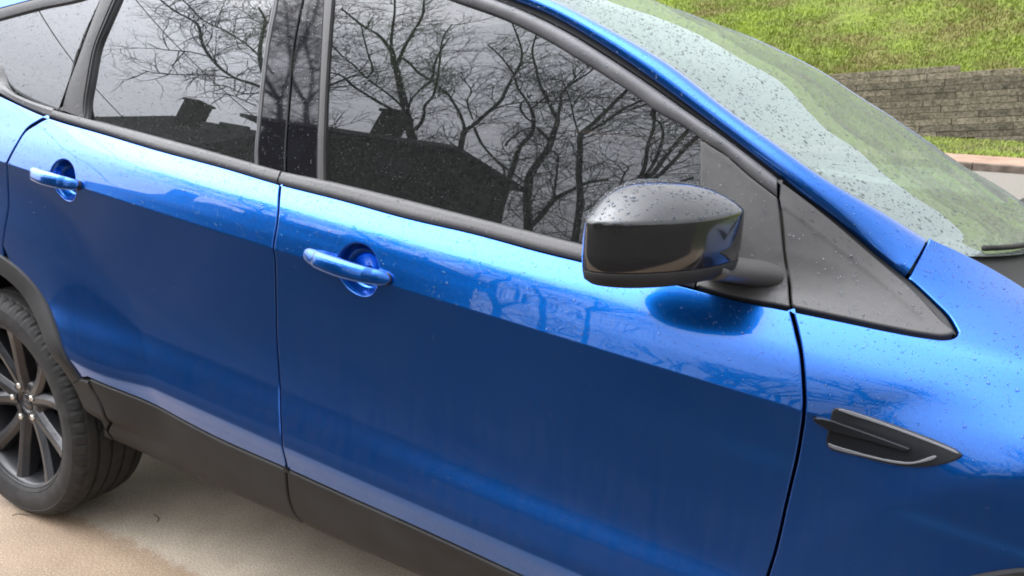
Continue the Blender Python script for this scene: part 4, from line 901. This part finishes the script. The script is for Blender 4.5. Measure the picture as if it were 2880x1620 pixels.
TREES = [
 (21, 'broad bare tree whose crown is mirrored in the middle of the front window', [
  (z2([(560, 1150), (520, 1000), (490, 850), (450, 680), (425, 560), (395, 470), (385, 400), (345, 340), (290, 270), (150, 180), (0, 60)]), 26, 5),
  (z2([(425, 480), (440, 420), (470, 330), (530, 220), (590, 100), (600, 0), (610, -120)]), 11, 4), (z2([(395, 420), (375, 330), (385, 200), (400, 80), (400, -100)]), 10, 4),
  (z2([(440, 420), (520, 480), (600, 560), (680, 610), (740, 650), (800, 720)]), 9, 7), (z2([(490, 850), (380, 820), (200, 720), (80, 640), (0, 570), (-250, 520)]), 14, 5),
  (z2([(480, 830), (380, 730), (180, 580), (80, 480), (0, 420), (-150, 250)]), 8, 4), (z2([(190, 590), (235, 530), (200, 400), (170, 280), (150, 180)]), 6, 3), (z2([(500, 850), (530, 750), (620, 660), (680, 610)]), 6, 5),
  (z2([(560, 980), (620, 900), (640, 800), (700, 740), (730, 660), (760, 500), (790, 300), (860, 200)]), 10, 3), (z2([(680, 610), (700, 440), (740, 330), (780, 250)]), 7, 3)]),
 (19, 'bare tree with a forked leaning trunk beside the roof corner', [
  (z2([(920, 1550), (905, 1300), (900, 1120), (925, 1000), (935, 985), (1010, 930), (1100, 850), (1200, 760), (1240, 680), (1300, 570), (1350, 480), (1360, 380), (1320, 250), (1280, 150)]), 17, 4),
  (z2([(930, 985), (910, 920), (870, 830), (800, 720), (770, 680), (720, 640)]), 10, 6), (z2([(1000, 960), (1050, 1080), (1130, 1180), (1190, 1250), (1160, 1380), (1100, 1500)]), 9, 5),
  (z2([(1010, 920), (1180, 800), (1330, 760), (1560, 750), (1700, 720), (1900, 700), (2160, 690)]), 6, 3), (z2([(990, 900), (960, 760), (1000, 700), (930, 600)]), 5, 3), (z2([(1180, 1230), (1300, 1310), (1380, 1380)]), 8, 6)]),
 (23, 'tall bare tree with a crooked trunk in the middle of the group', [
  (z2([(1200, 1600), (1225, 1449), (1290, 1280), (1350, 1100), (1420, 1030), (1450, 940), (1440, 850), (1400, 760), (1330, 660), (1300, 560), (1200, 420), (1100, 330)]), 16, 4),
  (z2([(1450, 930), (1380, 870), (1340, 780), (1420, 700)]), 8, 4), (z2([(1240, 1100), (1250, 1050), (1370, 950), (1440, 930)]), 6, 4)]),
 (20, 'thick trunked bare tree with an S shaped stem next to the mirror', [
  (z2([(1400, 1750), (1400, 1500), (1420, 1330), (1480, 1230), (1560, 1120), (1600, 1000), (1630, 900), (1600, 850), (1570, 780), (1500, 640), (1470, 520), (1440, 380), (1470, 260)]), 25, 4),
  (z2([(1585, 1080), (1520, 1010), (1450, 940)]), 12, 10), (z2([(1630, 900), (1660, 780), (1680, 700), (1800, 620), (1900, 560), (1960, 500)]), 9, 4), (z2([(1430, 820), (1560, 740), (1700, 690), (1850, 560)]), 7, 3),
  (z2([(1430, 1700), (1490, 1640), (1600, 1500), (1740, 1420), (1840, 1370), (2000, 1340)]), 17, 9), (z2([(1600, 1500), (1640, 1290), (1650, 1180), (1590, 1150)]), 7, 4)]),
 (18, 'bare tree with a straight stout trunk forking high to the right', [
  (z2([(1760, 1800), (1800, 1500), (1790, 1300), (1800, 1150), (1810, 1010), (1900, 930), (2000, 830), (2080, 750), (2160, 670), (2250, 560)]), 20, 8),
  (z2([(1830, 1010), (1980, 920), (2120, 820), (2280, 740), (2400, 690)]), 12, 7), (z2([(1790, 1010), (1760, 880), (1740, 760), (1700, 650)]), 6, 3), (z2([(1810, 1040), (1980, 1020), (2100, 1010)]), 5, 3)]),
 (20, 'many stemmed bare tree at the far right of the group', [
  (z2([(2150, 1650), (2180, 1449), (2280, 1280), (2310, 1100), (2350, 980), (2360, 850), (2330, 780)]), 15, 6), (z2([(2200, 1440), (2350, 1250), (2430, 1040), (2420, 950), (2350, 880), (2400, 800)]), 11, 5),
  (z2([(2150, 1449), (2330, 1330), (2450, 1180), (2576, 1030), (2700, 900)]), 16, 9), (z2([(2200, 1449), (2400, 1330), (2576, 1170), (2750, 1000)]), 15, 9), (z2([(2100, 1400), (2150, 1300), (2180, 1280), (2120, 1230)]), 6, 3), (z2([(2150, 1490), (2400, 1420), (2650, 1330)]), 14, 8)]),
 (17, 'bare tree reaching its long limbs over the far roof', [
  (z1([(2130, 1250), (2110, 900), (2110, 790), (2060, 680), (1990, 560), (1960, 420), (1980, 250), (2000, 150), (1950, 50)]), 18, 5), (z1([(2110, 800), (2150, 600), (2170, 500), (2150, 350), (2130, 100), (2100, -60)]), 9, 4),
  (z1([(2100, 760), (1970, 660), (1800, 600), (1700, 540), (1600, 430), (1550, 330), (1520, 200), (1350, 100), (1250, 20), (1150, -60)]), 11, 5), (z1([(1970, 650), (1850, 610), (1600, 570), (1400, 570), (1200, 560), (1100, 540)]), 6, 3),
  (z1([(2060, 560), (2000, 480), (1850, 330), (1650, 200), (1500, 130), (1380, 20), (1300, -60)]), 7, 4), (z1([(1970, 700), (1800, 690), (1650, 620), (1500, 600)]), 5, 3), (z1([(1600, 430), (1450, 400), (1250, 390), (1180, 360)]), 5, 3), (z1([(1930, 800), (1750, 720), (1600, 700)]), 4, 3)]),
 (16, 'slim bare tree behind the chimney between the two window panes', [
  (z1([(2330, 1250), (2310, 850), (2310, 790), (2230, 650), (2200, 560), (2240, 400), (2300, 250), (2330, 60)]), 16, 4), (z1([(2310, 790), (2400, 700), (2576, 620), (2750, 560)]), 10, 5), (z1([(2320, 800), (2370, 600), (2330, 300), (2420, 80), (2420, -60)]), 8, 4)]),
]
for D, lab, brs in TREES:
    base = None; pieces = []
    for bi, (pp, w0_, w1_) in enumerate(brs):
        pts = np.array([mpt(x, y, D) for x, y in pp]); wd = []
        for (x, y), wv in zip(pp, np.linspace(w0_*1.05, w1_*1.2, len(pp))): wd.append(.5*np.linalg.norm(mpt(x+wv*.5, y, D)-mpt(x-wv*.5, y, D)))
        pts[:, 1] += (random.uniform(-.3, .3)*np.linspace(0, 1, len(pts))*2 if bi else 0)
        if bi == 0:
            pts = np.concatenate([[[pts[0][0], pts[0][1], -.05]], pts]); wd = [wd[0]*1.3]+wd; base = pts[0]
        c = catmull(pts, False, 5); r = np.interp(np.linspace(0, 1, len(c)), np.linspace(0, 1, len(wd)), wd); pieces.append((c, r))
    root = empty('bare_tree', base); tag(root, lab, 'tree', 'bare trees behind the houses across from the car')
    for bi, (c, r) in enumerate(pieces):
        mb = MB(); mb.tube(c-base, r, 7); mb.build('trunk' if bi == 0 else 'limb', BARK, root, True)
    mb = MB()
    for c, r in pieces: grow(mb, c-base, r[0], 0, 1, 0)
    mb.build('twigs', BARK, root)['kind'] = 'stuff'
# extra trees to the right of the group, mirrored in the front door and wing
def wild(x, y, h, lab):
    root = empty('bare_tree', (x, y, 0)); tag(root, lab, 'tree', 'bare trees behind the houses across from the car'); mb = MB(); tw = MB()
    def br(p, d, ln, r, lv):
        Q = [p]
        for j in range(5): d = d+np.array([random.gauss(0, .16), random.gauss(0, .16), random.gauss(0, .1)+.04]); d /= np.linalg.norm(d); Q.append(Q[-1]+d*ln/5)
        (mb if lv < 2 else tw).tube(Q, np.linspace(r, r*.6, 6), 7 if lv < 2 else 3, cap=False)
        if lv >= 5: return
        for k in range(3 if lv < 3 else 4):
            a = random.uniform(0, 2*pi); s_ = random.uniform(.5, 1.0); q_ = Q[random.choice((3, 4, 5))]; nd = d+np.array([cos(a), sin(a), random.uniform(-.1, .5)])*s_; br(q_, nd/np.linalg.norm(nd), ln*random.uniform(.55, .8), r*.55, lv+1)
    br(np.array([0, 0, -.05]), np.array([0, 0, 1.0]), h*.26, h*.026, 0); mb.build('trunk', BARK, root, True); tw.build('twigs', BARK, root)['kind'] = 'stuff'
for x, y, h, lab in ((1.8, -17, 11, 'bare tree mirrored low on the front door below the mirror'), (5.5, -14, 12, 'large bare tree mirrored in the front wing beside the vent'), (10.5, -18, 13, 'bare tree farthest to the right of the row'), (3.2, -10.5, 9, 'smaller bare tree nearest the car, mirrored beside the door gap'), (.7, -12.5, 9, 'slender bare tree mirrored on the door shoulder just ahead of the mirror')): wild(x, y, h, lab)
# two houses
DARKGND = simple('added_dark_ground', (.036, .031, .028), .95, .15, var=.4, vscale=1.2)  # unseen ground, kept dark and neutral to darken the door reflections
SHING = simple('dark_roof_shingle', (.022, .020, .019), .9, .2, var=.4, vscale=12); SIDE = simple('dark_brown_siding', (.035, .028, .023), .85, .3, var=.2, vscale=5)
PALE = simple('pale_fascia', (.13, .13, .135), .7, .3); BRK = simple('dark_chimney_brick', (.035, .026, .022), .9, .2, var=.4, vscale=20)
def house(name, lab, x0, x1, y0, y1, ze, zr, hipL, hipR, base=-.05):
    ym = (y0+y1)/2; root = empty(name, ((x0+x1)/2, ym, 0)); tag(root, lab, 'house'); o = np.array([(x0+x1)/2, ym, 0])
    mb = MB(); mb.box(np.array([(x0+x1)/2, ym, (ze+base)/2])-o, ((x1-x0)/2-.35, abs(y1-y0)/2-.35, (ze-base)/2)); mb.build('wall', SIDE, root)
    a = [(x0, y0, ze), (x1, y0, ze), (x1, y1, ze), (x0, y1, ze), (x0+hipL, ym, zr), (x1-hipR, ym, zr)]
    lo = [np.array(p)-o-(0, 0, .14) for p in a[:4]]; up = [np.array(p)-o for p in a]
    mb = MB(); mb.add(up+lo, [(0, 1, 5, 4), (2, 3, 4, 5), (1, 2, 5), (3, 0, 4), (6, 7, 1, 0), (7, 8, 2, 1), (8, 9, 3, 2), (9, 6, 0, 3), (9, 8, 7, 6)]); roof = mb.build('roof', SHING, root)
    mb = MB(); mb.box(np.array([(x0+x1)/2, y0+.06*np.sign(y0-ym), ze-.09])-o, ((x1-x0)/2, .05, .07)); mb.build('gutter', PALE, root)
    n_ = max(2, int((x1-x0)/2.2))
    for i in range(n_):
        cx = x0+(i+.5)*(x1-x0)/n_
        mb = MB(); mb.box(np.array([cx, y0+(.33)*np.sign(ym-y0), ze-1.15])-o, (.45, .03, .5)); fr = mb.build('window', SHING, root)
        mb = MB(); mb.box(np.array([cx, y0+(.30)*np.sign(ym-y0), ze-1.15])-o, (.39, .02, .44)); mb.build('pane', GLOSSB, fr)
    return root, o, roof
fr_ = mpt(1286, 410, 12.0); hl = mpt(905, 345, 12.0)
rootB, oB, roofB = house('house', 'dark brown house with a hipped roof and square chimney, mirrored in the front window', hl[0]-2.2, fr_[0], -12.0, -15.8, fr_[2], fr_[2]+.75, 2.4, 1.6)
c0 = mpt(1094, 320, 13.4); c1 = mpt(1139, 320, 13.4); cb = mpt(1115, 390, 13.4); mb = MB(); mb.box(np.array([(c0[0]+c1[0])/2, -13.4, (c0[2]+cb[2]-1)/2])-oB, ((c1[0]-c0[0])/2, .3, (c0[2]-cb[2]+1)/2)); mb.box(np.array([(c0[0]+c1[0])/2, -13.4, c0[2]])-oB, ((c1[0]-c0[0])/2+.06, .36, .07)); mb.build('chimney', BRK, rootB)
# pale band of dormer glazing on the roof slope
pa = mpt(960, 418, 12.6); pb = mpt(1175, 430, 12.6)
for i in range(4):
    f0 = pa+(pb-pa)*(i/4+.01); f1 = pa+(pb-pa)*((i+1)/4-.01); mb = MB(); mb.box((f0+f1)/2-oB, (abs(f1[0]-f0[0])/2, .05, .09)); mb.build('skylight', PALE, rootB)
rl = mpt(250, 329, 12.0); rr0 = mpt(414, 309, 14.0); rr1 = mpt(727, 322, 14.0)
rootA, oA, roofA = house('house', 'long low dark house with a shallow roof, mirrored in the rear door window', rl[0]-.5, hl[0]-2.9, -12.0, -16.5, rl[2]-.15, rr0[2]+.05, max(.4, rr0[0]-rl[0]), .6)
c0 = mpt(545, 272, 13.6); c1 = mpt(596, 272, 13.6); cb = mpt(580, 330, 13.6)
mb = MB(); wv = (c1[0]-c0[0])/2; cx = (c0[0]+c1[0])/2-oA[0]; zt = c0[2]; zb_ = cb[2]-.8
mb = MB(); mb.box((cx, -13.6-oA[1], (zt+zb_)/2-.25), (wv*.85, .25, (zt-zb_)/2-.1)); mb.box((cx, -13.6-oA[1], zt-.32), (wv*1.0, .30, .05)); mb.build('chimney', BRK, rootA)
for i in (0, 1):
    c_ = mpt(635+i*50, 372, 12.0); mb = MB(); mb.box((c_[0]-oA[0], -11.98-oA[1]+.3, c_[2]), (.42, .04, .16)); mb.build('skylight', PALE, rootA)
# unseen dark ground added so the lower doors mirror dark; low belt of bushes
sheet('unseen_dark_ground', -60, 60, -60, -1.5, -.012, DARKGND)
hx = rng.uniform(-60, 60, 22000); hy = rng.uniform(-44, -32, 22000); hz = rng.uniform(0, 1, 22000)**1.3*(3.6+1.2*np.sin(hx*.25)+.8*np.sin(hx*.61))
V = []; F = []
for a, b_, c_ in zip(hx, hy, hz):
    i = len(V); sz = .42
    for k in range(3): V.append((a+random.gauss(0, sz), b_+random.gauss(0, sz), max(0, c_+random.gauss(0, sz))))
    F.append((i, i+1, i+2))
tag(mesh('far_thicket', V, F, simple('thicket_brown', (.030, .028, .018), .9, .2, var=.5, vscale=1), smooth=False), 'dark leafless thicket along the far edge of the dark ground behind the houses', 'thicket', kind='stuff')
# overhead cables
for (a, b_, lab) in (((106, 28), (201, 170), 'overhead cable mirrored in the rearmost side window'), ((380, 0), (530, 165), 'overhead cable mirrored in the rear door window')):
    p, q_ = mpt(*a, 9), mpt(*b_, 9.5); d = q_-p; mb = MB(); pts = [p+d*u+np.array([0, 0, .10*(u-.5)**2]) for u in np.linspace(-5, 2.2, 24)]; mb.tube(pts, .014, 5)
    tag(mb.build('overhead_cable', RUBB), lab, 'cable')

# ------------------------------------------------------------------ rain drops on the car
th = np.linspace(0, 2*pi, 8, endpoint=False)
TV = np.array([(cos(a), sin(a), -.06) for a in th]+[(.82*cos(a), .82*sin(a), .55) for a in th]+[(.42*cos(a), .42*sin(a), .92) for a in th]+[(0, 0, 1.0)])
TF = [(i, (i+1) % 8, 8+(i+1) % 8, 8+i) for i in range(8)]+[(8+i, 8+(i+1) % 8, 16+(i+1) % 8, 16+i) for i in range(8)]+[(16+i, 16+(i+1) % 8, 24) for i in range(8)]
def drops(name, P, Nn, up_, size, asp, flat, parent, wm=None):
    n_ = len(P); Tn = up_-Nn*np.einsum('ij,ij->i', up_, Nn)[:, None]; Tn /= np.linalg.norm(Tn, axis=1, keepdims=True); Bn = np.cross(Nn, Tn)
    jit = 1+rng.normal(0, .12, (n_, 25, 1)); ang = rng.uniform(-.5, .5, n_); ca, sa = np.cos(ang)[:, None], np.sin(ang)[:, None]; T2 = Tn*ca+Bn*sa; B2 = Bn*ca-Tn*sa
    V = P[:, None]+(T2[:, None]*(TV[None, :, 1:2]*asp[:, None, None])+B2[:, None]*TV[None, :, 0:1])*size[:, None, None]*jit+Nn[:, None]*(TV[None, :, 2:3]*flat)*size[:, None, None]
    V = V.reshape(-1, 3); F = []
    quads = np.array([f for f in TF if len(f) == 4]); tris = np.array([f for f in TF if len(f) == 3]); o = (np.arange(n_)*25)[:, None, None]
    Fq = (quads[None]+o).reshape(-1, 4); Ft = (tris[None]+o).reshape(-1, 3)
    me = bpy.data.meshes.new(name); me.vertices.add(len(V)); me.vertices.foreach_set('co', V.ravel())
    me.loops.add(Fq.size+Ft.size); me.loops.foreach_set('vertex_index', np.concatenate([Fq.ravel(), Ft.ravel()])); me.polygons.add(len(Fq)+len(Ft))
    me.polygons.foreach_set('loop_start', np.concatenate([np.arange(len(Fq))*4, Fq.size+np.arange(len(Ft))*3])); me.polygons.foreach_set('loop_total', np.concatenate([np.full(len(Fq), 4), np.full(len(Ft), 3)]))
    me.polygons.foreach_set('use_smooth', np.ones(len(Fq)+len(Ft), bool)); me.materials.append(wm or WATER); me.update(); me.flip_normals()
    ob = link(bpy.data.objects.new(name, me), parent); ob['kind'] = 'stuff'; return ob
gP, gN, gS, gA, bP, bN, bS, bA = [], [], [], [], [], [], [], []
DN = np.array([0, 0, -1.0])
for loops, off, SF, NF, kind in REG:
    lo, hi = loops[0].min(0), loops[0].max(0); dens_ = 21000 if kind == 'glass' else (12000 if kind == 'trim' else 14000)
    n_ = int((hi[0]-lo[0])*(hi[1]-lo[1])*dens_); Q = lo+(hi-lo)*rng.random((n_, 2)); Q = Q[(Q[:, 0] > -.2) & (Q[:, 0] < 2.75)]
    if not len(Q): continue
    k = inpoly(Q, loops[0])
    for l in loops[1:]: k &= ~inpoly(Q, l)
    Q = Q[k]
    if kind is True:                                   # painted panels: wet above the crease, nearly dry below it
        p_ = np.where(Q[:, 1] > TC, .65+.6*sst(TC, TB, Q[:, 1]), .012); Q = Q[rng.random(len(Q)) < p_]
    if not len(Q): continue
    P = SF(Q[:, 0], Q[:, 1]); nn = NF(Q[:, 0], Q[:, 1]); P = P+nn*(off+.0002); m_n = len(Q)
    sz = np.exp(rng.normal(math.log(.00062), .42, m_n)); sz = np.minimum(sz, .0019); asp = rng.uniform(1.0, 1.9 if kind == 'glass' else 1.35, m_n)
    if kind == 'glass': sz *= .85
    else: sz *= 1.2
    for A_l, v_ in (((gP, P), (gN, nn), (gS, sz), (gA, asp)) if kind == 'glass' else ((bP, P), (bN, nn), (bS, sz), (bA, asp))): A_l.append(v_)
drops('rain_drops', np.concatenate(bP), np.concatenate(bN), np.tile(DN, (len(np.concatenate(bP)), 1)), np.concatenate(bS), np.concatenate(bA), .45, suv)
drops('rain_drops', np.concatenate(gP), np.concatenate(gN), np.tile(DN, (len(np.concatenate(gP)), 1)), np.concatenate(gS), np.concatenate(gA), .45, suv, WATERG)
# windscreen
n_ = 17000; u_ = rng.random(n_); v_ = -1+1.9*rng.random(n_)**1.2; e_ = .002
P = wsurf(u_, v_); Nw = np.cross(wsurf(np.clip(u_+e_, 0, 1.01), v_)-wsurf(u_-e_, v_), wsurf(u_, v_+e_)-wsurf(u_, v_-e_)); Nw /= np.linalg.norm(Nw, axis=1, keepdims=True); Nw *= np.sign(Nw[:, 2:3])
drops('rain_drops', P+Nw*.0002, Nw, np.tile(np.array([.8, 0, -.5]), (n_, 1)), np.minimum(np.exp(rng.normal(math.log(.00072), .5, n_)), .0026), rng.uniform(1, 2.2, n_), .42, wind, WATERG)
# mirror cap
me = mshell.data; vs3 = np.array([v.co for v in me.vertices]); ns3 = np.array([v.normal for v in me.vertices]); n_ = 420; idx = rng.integers(0, len(me.polygons), 9000)
Pm, Nm = [], []
for i in idx:
    p_ = me.polygons[int(i)]
    if p_.normal.z < .35 or len(p_.vertices) != 4 or rng.random() > min(1, p_.area/4e-5): continue
    a_ = rng.random(2); q_ = [vs3[j] for j in p_.vertices]; Pm.append((q_[0]*(1-a_[0])+q_[1]*a_[0])*(1-a_[1])+(q_[3]*(1-a_[0])+q_[2]*a_[0])*a_[1]); Nm.append(np.array(p_.normal))
    if len(Pm) >= 700: break
Pm = np.array(Pm); Nm = np.array(Nm); drops('rain_drops', Pm+Nm*.0002, Nm, np.tile(np.array([.3, .2, -1.0]), (len(Pm), 1)), np.minimum(np.exp(rng.normal(math.log(.0010), .45, len(Pm))), .0026), rng.uniform(1, 1.7, len(Pm)), .42, mshell)

# windblown bits on the concrete
for (x, y, a, lab) in ((.005, -.905, .6, 'tiny curled dry stem on the wet concrete below the rear wheel'), (.36, -.70, -.5, 'thin pine needle on the dry concrete under the door sill')):
    pts = [(x+.022*math.cos(a)*u+.006*sin(3*u), y+.022*math.sin(a)*u+.005*cos(2.4*u), .003) for u in np.linspace(-1, 1, 8)]
    mb = MB(); mb.tube(pts, .0011, 5); tag(mb.build('dry_stem', BARK), lab, 'plant debris')
